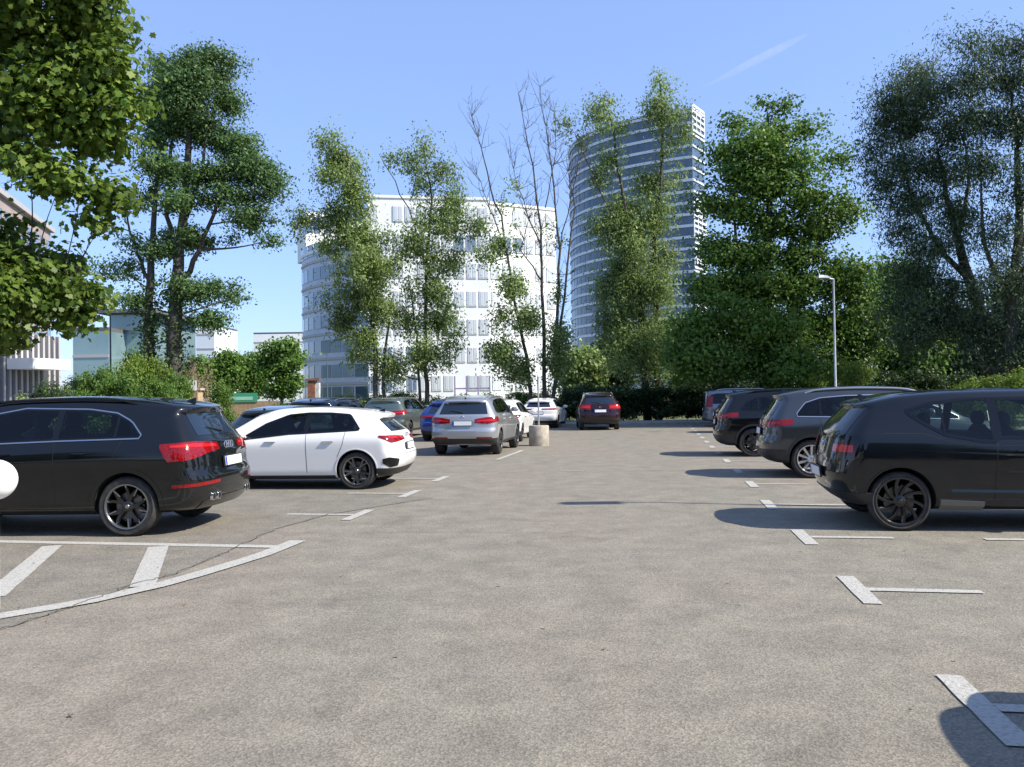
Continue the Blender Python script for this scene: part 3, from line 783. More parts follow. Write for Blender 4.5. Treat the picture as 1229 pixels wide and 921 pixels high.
# --- black electric hatch near right
oI = dict(dlo_top=[(.84, 1.36), (1.1, 1.44), (1.5, 1.48), (2.4, 1.485), (2.85, 1.34), (3.3, 1.08)],
          dlo_bot=[(.84, 1.32), (1.0, 1.20), (1.22, 1.07), (1.6, 1.0), (1.75, .995), (1.78, 1.04), (3.3, 1.02)], see_all=True, splits=[(.8, .87), (1.20, 1.22), (1.70, 1.80), (3.24, 3.3)],
          seams=[((1.74, 1.72, 1.70), .35, 1.02)], handles=[2.02], handle_z=.90, rear_glass=(1.02, 1.36, .70, .60), rear_mat=M_GLOSSB,
          tail=([(-10, 1.02), (58, 1.02)], [(-10, .80), (58, .80)]), tail_mat=M_DRED, tail_in=([(14, .965), (52, .965)], [(14, .885), (52, .885)]), plate_z=.62, valance=(.30, .42, .66), valance_wrap=True,
          sill=(.30, .37), emblem='round', emblem_z=.95, gap=.04, mirror=2.9, cowl=.84*4.0, header=.64*4.0, clad=M_BLKP)
def i3x(hull, root):
    for sd in ('L', 'R'):
        ribbon(hull, sd, [(.55, 1.10), (1.0, 1.09), (1.25, 1.0), (1.6, .955), (2.6, .96)], .005, 'body_crease', M_SEAM, root, .002, 40)
        ribbon(hull, sd, [(1.25, .46), (2.9, .44)], .03, 'side_strip', M_TEALS, root, .006, 20)
        panel(hull, sd, [(1.14, .36), (1.6, .34)], [(1.14, .24), (1.6, .24)], 'sill_guard', M_GREYP, root, .012, 8, 3)
M_TEALS = mat('blue_accent', (.02, .05, .08), .3); M_GREYP = mat('grey_plastic', (.16, .16, .15), .7)
oI['extra'] = i3x
make_car('compact_car', 'black tall compact car nearest on the right with black turbine wheels', 'car', I3, 4.01, 1.775, 1.6, .72, 2.57, .335,
         P_BLACKB, 'i', xy(1082, 638), -9, 'R', o=oI)
# --- grey SUV right
def suv_o(**k):
    d = dict(dlo_top=[(.62, 1.17), (.78, 1.36), (1.05, 1.45), (1.5, 1.485), (2.3, 1.50), (2.7, 1.42), (3.15, 1.22), (3.38, 1.09)],
             dlo_bot=[(.62, 1.13), (1.8, 1.11), (3.38, 1.06)], splits=[(.58, .66), (1.02, 1.06), (1.78, 1.86), (3.32, 3.38)],
             seams=[((1.82, 1.81, 1.80), .35, 1.10), ((1.0, 1.08, 1.2), .6, 1.1)], handles=[1.45, 2.4], handle_z=.95, arch=M_BLKP, sill=(.24, .36),
             rear_glass=(1.14, 1.43, .64, .56), tail=([(-16, 1.05), (84, 1.08)], [(-16, .93), (40, .92), (84, .98)]), tail_in=([(-10, 1.0), (60, 1.03)], [(-10, .97), (60, .99)]),
             reflector=([(0, .50), (40, .50)], [(0, .46), (40, .46)]), valance=(.28, .52, .76), valance_wrap=True, plate_z=.84, rails=(.8, 2.9))
    d.update(k); return d
make_car('suv', 'dark grey SUV with silver roof rails and wheels behind the nearest black compact car', 'car', SUV, 4.49, 1.84, 1.67, .86, 2.68, .35,
         P_GREY, 't', xy(975, 574.5), -10, 'R', o=suv_o(emblem='disc', trim='chrome', emblem_z=1.0))
make_car('suv', 'black SUV with a red tail light parked beyond the dark grey one on the right', 'car', SUV, 4.6, 1.86, 1.67, .90, 2.75, .35,
         P_BLACK, 'b', xy(905, 548.5), -10, 'R', o=suv_o(rail_mat=M_GLOSSB, emblem='round', emblem_z=1.0))
# --- far right pair
def hat_o(**k):
    d = dict(oA); d.pop('extra'); d.pop('emblem'); d['handle_mat'] = M_BLKP; d.update(k); return d
make_car('hatchback', 'small dark blue-grey hatchback low behind the black SUV on the right row', 'car', HAT, 4.1, 1.76, 1.42, .76, 2.5, .31,
         P_TEAL, 's', xy(882, 520), -10, 'R', o=hat_o())
make_car('minivan', 'pale blue-grey minivan farthest back in the right row, its roof edge catching light', 'van', VAN, 4.5, 1.82, 1.72, .80, 2.7, .32,
         P_SILB, 's', xy(866, 512.5), -10, 'R', o=dict(see=False, dlo_top=[(.3, 1.45), (.6, 1.52), (3.0, 1.54), (3.7, 1.2)], dlo_bot=[(.3, 1.05), (3.7, 1.0)],
         splits=[(.26, .34), (1.2, 1.3), (2.2, 2.3), (3.6, 3.7)], rear_glass=(1.02, 1.50, .68, .62), rear_mat=M_GLASS3, glass=None,
         tail=([(25, 1.4), (70, 1.4)], [(25, .9), (70, .9)]), plate_z=.8, valance=(.28, .42, .7), rails=(.6, 2.8), seams=[((1.25, 1.25, 1.25), .4, 1.0)]))
# --- centre left group, facing away
oX = suv_o(emblem='round', emblem_z=1.03, tail=([(-6, .97), (30, 1.02), (78, 1.03)], [(-6, .87), (30, .84), (78, .93)]), rear_glass=(1.10, 1.42, .66, .56), trim='black',
           tail_in=([(0, .93), (50, .96)], [(0, .90), (50, .92)]), valance=(.28, .46, .80), arch=None, plate_z=.86)
make_car('suv', 'silver compact SUV seen from behind, next to the round concrete block', 'car', SUV, 4.44, 1.82, 1.60, .83, 2.67, .34,
         P_SILVER, 's', xy(601, 545), 80, 'R', o=oX)
make_car('hatchback', 'bright blue car partly hidden behind the silver compact SUV, seen from behind', 'car', HAT, 4.3, 1.8, 1.50, .78, 2.6, .32,
         P_BLUE, 's', (-1.45, 29.6), 80, 'R', o=hat_o(plate_z=.80))
make_car('hatchback', 'white hatchback right behind the silver SUV, hiding behind the concrete block', 'car', HAT, 4.0, 1.75, 1.44, .74, 2.5, .31,
         P_WHITE, 's', xy(627, 530), 80, 'R', o=hat_o())
make_car('hatchback', 'white hatchback at the far end behind the thin sign pole, with dark rear window', 'car', HAT, 4.3, 1.78, 1.42, .78, 2.6, .32,
         P_WHITE, 's', xy(670, 513.5), 79, 'R', o=hat_o(tail=([(-22, .93), (60, .94)], [(-22, .87), (60, .86)])))
make_car('suv', 'dark maroon-black SUV alone at the far end seen squarely from behind before the dark hedge', 'car', SUV, 4.5, 1.82, 1.67, .86, 2.68, .35,
         P_MAROON, 's', xy(743, 515.5), 88, 'R', o=suv_o(emblem='disc', rail_mat=M_SATIN, emblem_z=1.0, tail=([(0, 1.12), (78, 1.12)], [(0, .90), (78, .92)]), tail_in=([(5, 1.06), (60, 1.06)], [(5, .97), (60, .97)])))
def rear_at(px, Y, Wd, roh=.8):      # near wheel position for a car whose rear centre is at px
    x = (px-614.5)/1000*Y; return (x+Wd/2-.03+.14, Y+roh)
make_car('estate_car', 'grey-green estate car behind the white hatchback roof, seen from behind', 'car', SUV, 4.6, 1.86, 1.58, .9, 2.8, .33,
         P_GREEN, 's', rear_at(455, 31, 1.86), 80, 'R', o=suv_o(arch=None, rear_mat=M_GLASS3))
make_car('suv', 'navy SUV whose roof shows above the near white hatchback', 'car', SUV, 4.6, 1.88, 1.60, .9, 2.8, .35,
         P_NAVY, 's', rear_at(363, 24, 1.88), 80, 'R', o=suv_o())
make_car('saloon_car', 'dark teal car between the nearest black SUV and the white hatchback, mostly hidden', 'car', HAT, 4.5, 1.8, 1.42, .9, 2.7, .32,
         P_TEAL, 's', rear_at(303, 19.2, 1.8), 80, 'R', o=hat_o(rear_mat=M_GLASS2))
make_car('hatchback', 'dark car out of view on the right that throws the round shadow in the corner', 'car', HAT, 4.2, 1.8, 1.5, .78, 2.6, .32,
         P_TEAL, 's', (3.62, 2.30), -10, 'R', o=hat_o())

# ---------------------------------------------------------------- street furniture
root = empty('concrete_base', gnd(647, 535), 0, 'round concrete block at the end of the parked row with a thin pole in it', 'concrete block')
mb = MB(); mb.lathe([(.31, 0), (.315, .04), (.315, .60), (.30, .63), (.05, .63)], 28); mb.build('block', M_CONC, root, True)
mb = MB(); mb.tube([(0, 0, .6), (0.0, 0, 2.15)], .025, 8); mb.build('pole', M_POLE, root, True)

def lamp_post(px_base, Y, h, arm, label, side=-1, loc=None, mm=None):
    p = loc or at(px_base, 470, Y); root = empty('street_lamp', (p[0], p[1], 0), 0, label, 'street lamp', 'lamp posts')
    mb = MB(); mb.tube([(0, 0, -.1), (0, 0, 1.2), (0, 0, 1.25), (0, 0, h)], [.07, .07, .048, .036], 12); mb.build('pole', mm or M_POLE, root, True)
    a = MB(); a.tube([(0, 0, h-.03), (side*.25, 0, h+.03), (side*arm*.6, 0, h+.05)], [.04, .035, .03], 8); a.build('arm', mm or M_POLE, root, True)
    hd = MB(); x0, x1 = sorted((side*arm*.4, side*(arm+.25)))
    hd.add([(x0, -.17, h+.02), (x1, -.17, h+.02), (x1, .17, h+.02), (x0, .17, h+.02), (x0+.05, -.08, h+.14), (x1-.1, -.08, h+.11), (x1-.1, .08, h+.11), (x0+.05, .08, h+.14)],
           [(0, 3, 2, 1), (4, 5, 6, 7), (0, 1, 5, 4), (1, 2, 6, 5), (2, 3, 7, 6), (3, 0, 4, 7)]); hd.build('lamp_head', mm or M_POLE, root)
    return root
M_DPOLE = mat('dark_pole', (.07, .08, .09), .5)
lamp_post(1003, 32.5, 5.95, .38, 'pale lamp post with short flat arm rising before the large green maple')
lamp_post(133, 41, 6.1, .3, 'dark lamp post at the left before the ivy-clad tree', mm=M_DPOLE)
lamp_post(393, 88, 6.2, .3, 'small far lamp post before the shaded wing of the white building', mm=M_DPOLE)
lamp_post(0, 0, 8.0, 1.0, 'tall lamp post out of view on the right that throws the thin line of shadow', loc=(10.5, 9.6, 0))
p = at(-6, 576, 6.5); root = empty('bollard', (p.x, p.y, 0), 0, 'white ball-topped bollard cut by the left edge in front of the nearest black SUV', 'bollard')
M_WBALL = mat('white_enamel', (.85, .85, .84), .4)
mb = MB(); mb.tube([(0, 0, 0), (0, 0, p.z-.1)], .028, 12); mb.build('post', M_WBALL, root, True)
mb = MB(); mb.lathe([(max(.001, .157*math.sin(a)), p.z-.157*math.cos(a)) for a in np.linspace(0, math.pi, 20)], 32); mb.build('ball', M_WBALL, root, True)
# ---------------------------------------------------------------- buildings
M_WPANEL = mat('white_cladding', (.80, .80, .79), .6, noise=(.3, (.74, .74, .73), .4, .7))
M_SHADEW = mat('shade_toned_cladding', (.50, .53, .60), .5, noise=(.3, (.44, .47, .55), .4, .7))  # white cladding with the rounded wing's shade put into its colour
M_WPALE = mat('washed_out_panes', (.55, .58, .61), .25, 0, .6)  # panes paled in colour to imitate an overexposed facade
M_WIN = mat('window_glass', (.05, .08, .12), .06, 0, .5, .8)
M_WINB = mat('window_glass_pale', (.14, .19, .26), .12, .0, .5, .8)
M_TGLASS = mat('tower_glass', (.045, .075, .12), .15, .0, .0, .8, noise=(.12, (.09, .13, .19), .4, .65))
M_TBAND = mat('tower_band', (.62, .66, .72), .5)
M_STONE = mat('pink_stone', (.36, .29, .26), .75, noise=(.8, (.29, .24, .22), .35, .7))
M_FIN = mat('pale_fin', (.40, .38, .38), .6)
M_GGLASS = mat('green_glass', (.16, .25, .27), .12, .2, .5, .8, noise=(.2, (.22, .32, .34), .4, .6))
M_ROOFD = mat('dark_roof', (.10, .10, .11), .7)

class Facade:
    """local frame: u along A->B, n outward (to the right of A->B when seen from above), z up"""
    def __init__(s, A, B):
        s.A = Vector((A[0], A[1], 0)); d = Vector((B[0]-A[0], B[1]-A[1], 0)); s.len = d.length; s.d = d.normalized(); s.n = Vector((s.d.y, -s.d.x, 0))
    def tf(s, v):
        p = s.A+s.d*v[0]+s.n*v[1]; return (p.x, p.y, v[2])
    def box(s, mb, u0, u1, z0, z1, d0, d1): mb.box(u0, u1, d0, d1, z0, z1, s.tf)

# --- white building
wb_root = empty('office_block', (-17, 100, 0), 0, 'white office block with stepped roof and a rounded wing in shade', 'building')
A = at(443, 474, 102); B = at(590, 474, 104.5); Cc = at(670, 474, 109)
cnr = at(364, 474, 112)
zt = lambda px, py, Y: at(px, py, Y).z
Hhi = zt(520, 236, 102); Hmd = zt(630, 252, 108); Hlo = zt(430, 262, 101)
FR = Facade((A.x, A.y), (B.x, B.y)); FR2 = Facade((B.x, B.y), (Cc.x, Cc.y))
def wall_with_windows(F_, z1, rows, cols, skip, name='wall', mat_=None, win=None, sill=True, u0=0.0, u1=None):
    """solid wall whose windows are recessed panes in projecting frames"""
    u1 = u1 or F_.len
    mb = MB(); F_.box(mb, u0, u1, -.2, z1, -.45, 0); w = mb.build(name, mat_ or M_WPANEL, wb_cur)
    n = 0
    for (zc, hh) in rows:
        for k in range(cols):
            dark = not skip(zc, k)
            if (k*5+int(zc)*3) % 11 == 0 and not dark: continue
            uc = u0+(k+.5)*(u1-u0)/cols; ww = (u1-u0)/cols*.32
            fr = MB(); F_.box(fr, uc-ww-.12, uc+ww+.12, zc-hh-.12, zc+hh+.12, .01, .10); f = fr.build('window', M_WHITEP if not dark else M_SHADEW, wb_cur)
            pn = MB(); F_.box(pn, uc-ww, uc-.06, zc-hh, zc+hh, .06, .13); F_.box(pn, uc+.06, uc+ww, zc-hh, zc+hh, .06, .13); pn.build('pane', M_WINB if dark else M_WPALE, f)
            n += 1
wb_cur = wb_root
rows = [(3.2+3.5*k, .85) for k in range(7)]
wall_with_windows(FR, Hhi, rows, 10, lambda z, k: not ((z < 8 and k in (0, 1, 3)) or (20 < z < 23 and k in (7, 8))))
wall_with_windows(FR2, Hmd, rows[:7], 6, lambda z, k: not (20 < z < 23 and k in (0, 1, 2)))
# back volumes so that it is a solid block
def solid(name, pts, z0, z1, m, parent):
    mb = MB(); n = len(pts); V = [(p[0], p[1], z0) for p in pts]+[(p[0], p[1], z1) for p in pts]
    mb.add(V, [tuple(range(n))[::-1], tuple(range(n, 2*n))]+[(i, (i+1) % n, n+(i+1) % n, n+i) for i in range(n)]); return mb.build(name, m, parent)
solid('main_volume', [FR.tf((.1, -.46, 0)), FR.tf((FR.len-.1, -.46, 0)), (B.x+2, B.y+22), (A.x+4, A.y+26)], 0, Hhi-.05, M_WPANEL, wb_root)
solid('side_volume', [FR2.tf((.1, -.46, 0)), FR2.tf((FR2.len, -.46, 0)), (Cc.x-3, Cc.y+20), (B.x, B.y+22)], 0, Hmd-.05, M_WPANEL, wb_root)
mb = MB(); FR.box(mb, -.1, FR.len+.1, Hhi, Hhi+.35, -.6, .12); mb.build('parapet', M_WHITEP, wb_root)
mb = MB(); FR2.box(mb, .1, FR2.len+.1, Hmd, Hmd+.35, -.6, .12); mb.build('parapet', M_WHITEP, wb_root)
mb = MB(); FR.box(mb, 3, 8, Hhi-.05, Hhi+1.3, -9, -4); mb.build('roof_plant', M_SHADEW, wb_root)
# shaded rounded wing: arc from the corner A to cnr
Pc = []
a0 = Vector((A.x, A.y, 0)); c0 = Vector((cnr.x, cnr.y, 0)); mid = (a0+c0)/2 + Vector((-2.6, -2.2, 0))
for t in np.linspace(0, 1, 9): Pc.append(a0*(1-t)**2+mid*2*t*(1-t)+c0*t*t)
Hw = zt(372, 312, 112)
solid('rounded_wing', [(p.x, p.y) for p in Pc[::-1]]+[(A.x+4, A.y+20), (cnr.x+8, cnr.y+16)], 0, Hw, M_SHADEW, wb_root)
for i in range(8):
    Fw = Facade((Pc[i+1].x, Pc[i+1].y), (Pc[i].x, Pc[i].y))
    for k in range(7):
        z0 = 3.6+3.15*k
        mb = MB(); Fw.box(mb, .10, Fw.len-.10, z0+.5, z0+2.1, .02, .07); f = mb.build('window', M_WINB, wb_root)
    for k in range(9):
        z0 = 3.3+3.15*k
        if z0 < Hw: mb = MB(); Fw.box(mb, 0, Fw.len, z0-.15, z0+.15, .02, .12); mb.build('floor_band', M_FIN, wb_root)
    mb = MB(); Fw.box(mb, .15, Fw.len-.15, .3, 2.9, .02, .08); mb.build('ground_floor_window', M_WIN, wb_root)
FU = Facade(tuple(at(369, 474, 112.6))[:2], tuple(at(450, 474, 116.5))[:2])
mb = MB(); FU.box(mb, 0, FU.len, Hw+.45, zt(372, 254, 112.6), -6, 0); mb.build('upper_storeys', M_WPANEL, wb_root)
for k in range(5):
    for z in (Hw+1.6, Hw+4.4): mb = MB(); FU.box(mb, 1.2+k*1.5, 2.0+k*1.5, z-.6, z+.6, .02, .07); mb.build('window', M_WINB, wb_root)
mb = MB()
for i in range(8):
    Fw = Facade((Pc[i+1].x, Pc[i+1].y), (Pc[i].x, Pc[i].y)); Fw.box(mb, 0, Fw.len, Hw, Hw+.4, -.5, .15)
mb.build('parapet', M_WHITEP, wb_root)

# --- glass tower
M_TWHITE = mat('tower_white_frame', (.66, .69, .73), .5)
tw = empty('glass_tower', (40, 270, 0), 0, 'tall curved glass tower with white floor bands rising behind the trees', 'building')
pL = Vector(at(688, 474, 300)); pR = Vector(at(836, 470, 250)); pE = Vector(at(850, 470, 258))
H = at(842, 127, 252).z
arcp = []
chord = pR-pL; nrm = Vector((-chord.y, chord.x, 0)).normalized()
if nrm.y > 0: nrm = -nrm
for t in np.linspace(0, 1, 19):
    arcp.append(pL+chord*t+nrm*(4*t*(1-t))*13.0*(1.0-.25*t))
outline = [(p.x, p.y) for p in arcp]+[(pE.x, pE.y), (pE.x-4, pE.y+38), (pL.x+8, pL.y+22)]
solid('glass_facade', outline, 0, H-1.6, M_TGLASS, tw)
def offset_band(z0, z1, out, name, m, pts, parent):
    mb = MB()
    for a, b in zip(pts[:-1], pts[1:]):
        Fw = Facade((a.x, a.y), (b.x, b.y)); Fw.box(mb, 0, Fw.len+.05, z0, z1, -.2, out)
    return mb.build(name, m, parent)
def mullions(pts, z0, z1, every, out, w, name, m, parent):
    mb = MB()
    for a, b in zip(pts[:-1], pts[1:]):
        Fw = Facade((a.x, a.y), (b.x, b.y)); n = max(1, int(Fw.len/every))
        for k in range(n): u = (k+.5)*Fw.len/n; Fw.box(mb, u-w, u+w, z0, z1, -.05, out)
    return mb.build(name, m, parent)
fl = 3.45; nf = int(H/fl)
ptsE = [arcp[-1], pE]
for k in range(1, nf+1):
    z = k*fl
    if z > H-1.5: break
    offset_band(z-.42, z+.42, .3, 'floor_band', M_TWHITE, arcp, tw)
    offset_band(z-.3, z+.3, .35, 'end_band', M_TWHITE, ptsE, tw)
mullions(arcp, 2, H-1.6, 3.0, .06, .03, 'mullions', M_TGLASS, tw)
offset_band(H-1.7, H-1.2, .5, 'parapet', M_TWHITE, arcp+[pE], tw)
for (y0, y1) in ((128, 158), (240, 292), (310, 322), (372, 385)):
    za, zb_ = at(842, y1, 252).z, at(842, y0, 252).z
    mb = MB(); Fw = Facade((arcp[-1].x, arcp[-1].y), (pE.x, pE.y)); Fb = Facade((arcp[-2].x, arcp[-2].y), (arcp[-1].x, arcp[-1].y))
    n = max(2, int((zb_-za)/1.6)); 
    for k in range(n+1):
        z = za+(zb_-za)*k/n; Fw.box(mb, 0, Fw.len, z-.32, z+.32, .1, .36)
    for k in range(4):
        u = Fw.len*k/3; Fw.box(mb, u-.2, u+.2, za, zb_, .1, .34)
    mb.build('white_balcony_grid', M_TWHITE, tw)

# --- office building at the left edge
ob = empty('stone_office', (-28, 50, 0), 0, 'pinkish stone office with pale vertical fins behind the left maple', 'building')
A2 = at(-60, 470, 40); B2 = at(62, 470, 58)
F2 = Facade((A2.x, A2.y), (B2.x, B2.y)); H2 = 13.4
if F2.n.x < 0: F2.n = -F2.n
mb = MB(); F2.box(mb, 0, F2.len, 0, H2, -12, 0); mb.build('wall', M_STONE, ob)
mb = MB(); F2.box(mb, -.2, F2.len+.2, H2, H2+.3, -12.2, .25); mb.build('cornice', M_FIN, ob)
for k in range(3):
    for j in range(12):
        u = 1+j*F2.len/12.4; mb = MB(); F2.box(mb, u, u+.85, 5.2+2.9*k, 6.9+2.9*k, -.02, .05); mb.build('window', M_WINB, ob)
op = empty('entrance_pavilion', (-26, 48, 0), 0, 'low pale pavilion of vertical fins with white canopy at the left edge', 'building')
A3 = at(-20, 470, 42); B3 = at(70, 470, 47); F3 = Facade((A3.x, A3.y), (B3.x, B3.y)); zc = at(40, 402, 45).z
mb = MB(); F3.box(mb, 0, F3.len, 0, zc-.3, -5, 0); mb.build('wall', M_WINB, op)
for k in range(13):
    u = .2+k*(F3.len-.3)/12.5; mb = MB(); F3.box(mb, u, u+.13, 0, zc, .04, .3); mb.build('fin', M_FIN, op)
can = MB(); F3.box(can, F3.len*.22, F3.len*.74, at(30, 443, 43).z, at(30, 430, 43).z, .35, 1.9); can.build('canopy', M_WHITEP, op)
# --- glass building behind the ivy tree
gb = empty('green_glass_building', (-45, 92, 0), 0, 'pale green glass building with flat dark roof behind the ivy-clad tree', 'building')
def block(root, px0, px1, ytop, Y, depth, m, name='wall', over=0):
    a = at(px0, 474, Y); b = at(px1, 474, Y); z = at((px0+px1)/2, ytop, Y).z
    mb = MB(); mb.box(a.x, b.x, Y, Y+depth, 0, z); w = mb.build(name, m, root)
    for k in range(int(z/3.3)):
        mb = MB(); mb.box(a.x-.02, b.x+.02, Y-.10, Y-.01, 3.3*(k+1)-.2, 3.3*(k+1)+.1); mb.build('floor_band', M_FIN, root)
    mb = MB(); mb.box(a.x-over, b.x+over, Y-over, Y+depth, z+.01, z+.45); mb.build('roof', M_ROOFD, root)
    return w
block(gb, 88, 131, 398, 92, 14, M_GGLASS); block(gb, 134, 180, 377, 96, 14, M_GGLASS, over=1.3)
fb = empty('distant_tower', (-60, 200, 0), 0, 'grey distant block with balconies right of the ivy-clad tree', 'building'); block(fb, 236, 258, 392, 190, 16, M_TBAND)
fw = empty('distant_white_block', (-70, 240, 0), 0, 'low white block behind the round trees left of the white office', 'building'); block(fw, 305, 368, 401, 220, 20, M_WPANEL)

# --- small things left of centre
def small_frame():
    root = empty('scaffold', at(562, 474, 60), 0, 'lilac metal frame standing before the white office block', 'frame'); root.location.z = 0
    m = mat('lilac_metal', (.35, .30, .48), .5)
    x0 = at(546, 474, 60).x-root.location.x; x1 = at(588, 474, 60).x-root.location.x
    for k in range(4): mb = MB(); x = x0+(x1-x0)*k/3; mb.box(x-.05, x+.05, -.05, .05, 0, 3.0); mb.build('post', m, root)
    for z in (1.2, 2.1): mb = MB(); mb.box(x0, x1, -.03, .03, z-.05, z+.05); mb.build('rail', m, root)
small_frame()
M_BGREEN = mat('green_banner', (.05, .33, .18), .6); M_BPALE = mat('banner_stripe', (.35, .62, .5), .6); M_TAN = mat('tan_boards', (.42, .30, .18), .8, noise=(5, (.3, .2, .12), .4, .7))
p = at(282, 478, 56); rt = empty('banner_fence', (p.x, 56, 0), 0, 'green banner on a low tan fence beyond the parked cars', 'banner'); 
mb = MB(); mb.box(-1.45, 1.5, -.02, .02, at(282, 483, 56).z, at(282, 472, 56).z); bn = mb.build('banner', M_BGREEN, rt)
mb = MB(); mb.box(-1.2, 1.2, -.03, -.022, at(282, 480.5, 56).z, at(282, 476.5, 56).z); mb.build('stripe', M_BPALE, bn)
mb = MB(); mb.box(-1.6, 3, .03, .08, 0, at(282, 482, 56).z); mb.build('fence_boards', M_TAN, rt)
p = at(377, 474, 52); rt = empty('brick_pillar', (p.x, p.y, 0), 0, 'orange-brown pillar with pale right side before the shaded wing', 'pillar')
M_BRK = mat('orange_brick', (.36, .16, .09), .85, noise=(8, (.25, .11, .07), .4, .6))
zt_ = at(377, 457, 52).z
mb = MB(); mb.box(-.32, .12, -.3, .3, 0, zt_); mb.build('pillar', M_BRK, rt)
mb = MB(); mb.box(.125, .36, -.25, .25, 0, zt_-.15); mb.build('side_panel', M_WHITEP, rt)
mb = MB(); mb.box(-.4, .4, -.36, .36, zt_, zt_+.12); mb.build('cap', M_BRK, rt)
p = at(232, 474, 36); rt = empty('gate_pillar', (p.x, p.y, 0), 0, 'sandstone pillar with a white notice on top, at the foot of the ivy-clad tree', 'pillar')
mb = MB(); mb.box(-.38, .30, -.3, .3, 0, at(232, 470, 36).z); mb.build('pillar', M_TAN, rt)
mb = MB(); mb.box(-.5, .25, -.34, -.30, at(232, 469, 36).z, at(232, 457, 36).z); mb.build('notice', M_WHITEP, rt)
mb = MB(); mb.box(-.45, .40, -.28, .28, at(232, 469, 36).z+.01, at(232, 466, 36).z); mb.build('cap', M_CONC, rt)
# small pale board by the hedge
p = gnd(790, 506); rt = empty('low_board', (p.x, p.y, 0), .3, 'small white tilted board before the dark hedge right of the far black SUV', 'board')
mb = MB(); mb.tube([(0, 0, 0), (-.1, 0, .5)], .03, 6); mb.build('leg', M_POLE, rt)
mb = MB(); mb.add([(-.45, -.05, .72), (.15, -.05, .45), (.18, -.05, .55), (-.40, -.05, .85), (-.45, .0, .72), (.15, .0, .45), (.18, .0, .55), (-.40, .0, .85)], [(0, 1, 2, 3), (7, 6, 5, 4), (0, 4, 5, 1), (1, 5, 6, 2), (2, 6, 7, 3), (3, 7, 4, 0)]); mb.build('panel', M_WHITEP, rt)

# ---------------------------------------------------------------- vegetation
def leaf_mat(name, c1, c2, trans=.42):
    m = bpy.data.materials.new(name); m.use_nodes = True; t = m.node_tree; b = t.nodes['Principled BSDF']; out = t.nodes['Material Output']
    g = t.nodes.new('ShaderNodeNewGeometry'); r = t.nodes.new('ShaderNodeValToRGB')
    r.color_ramp.elements[0].color = (*c1, 1); r.color_ramp.elements[1].color = (*c2, 1); t.links.new(g.outputs['Random Per Island'], r.inputs[0])
    tc = t.nodes.new('ShaderNodeTexCoord'); n = t.nodes.new('ShaderNodeTexNoise'); n.inputs['Scale'].default_value = .45; n.inputs['Detail'].default_value = 3
    t.links.new(tc.outputs['Object'], n.inputs['Vector'])
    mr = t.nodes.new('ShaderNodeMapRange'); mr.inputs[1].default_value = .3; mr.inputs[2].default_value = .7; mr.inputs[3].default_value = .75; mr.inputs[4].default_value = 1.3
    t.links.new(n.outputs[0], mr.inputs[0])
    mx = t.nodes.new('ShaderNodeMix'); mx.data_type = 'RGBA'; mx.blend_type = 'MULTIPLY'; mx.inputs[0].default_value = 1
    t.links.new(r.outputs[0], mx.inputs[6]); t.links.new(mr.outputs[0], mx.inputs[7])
    t.links.new(mx.outputs[2], b.inputs['Base Color']); b.inputs['Roughness'].default_value = .5; b.inputs['Specular IOR Level'].default_value = .35
    tr = t.nodes.new('ShaderNodeBsdfTranslucent'); t.links.new(mx.outputs[2], tr.inputs[0])
    ms = t.nodes.new('ShaderNodeMixShader'); ms.inputs[0].default_value = trans
    t.links.new(b.outputs[0], ms.inputs[1]); t.links.new(tr.outputs[0], ms.inputs[2]); t.links.new(ms.outputs[0], out.inputs[0])
    return m
L_MAPLE = leaf_mat('maple_leaves', (.06, .125, .017), (.19, .26, .04))
L_ASH = leaf_mat('ash_leaves', (.06, .13, .04), (.13, .21, .065))
L_LOC = leaf_mat('locust_leaves', (.14, .21, .06), (.27, .35, .11))  # leaf colour lightened to imitate haze
L_GREEN = leaf_mat('plane_leaves', (.06, .14, .02), (.155, .25, .045))
L_WILL = leaf_mat('willow_leaves', (.04, .075, .035), (.11, .16, .08))
L_DARK = leaf_mat('dark_leaves', (.022, .05, .016), (.05, .09, .025))  # tree shade over the far hedge is put into this leaf colour
L_BRIGHT = leaf_mat('bright_shrub_leaves', (.10, .18, .02), (.22, .30, .05))  # sunlight on the right-hand shrubs is put into this leaf colour
L_IVY = leaf_mat('ivy_leaves', (.03, .07, .015), (.07, .12, .03), .2)
L_DRY = leaf_mat('dry_twigs', (.20, .15, .09), (.32, .26, .17), .2)
M_BARK = mat('bark', (.11, .09, .07), .9, noise=(4, (.19, .17, .14), .4, .65), bump=(20, .8))
M_BARKD = mat('dark_bark', (.05, .043, .036), .9, noise=(4, (.08, .07, .06), .4, .65), bump=(20, .8))

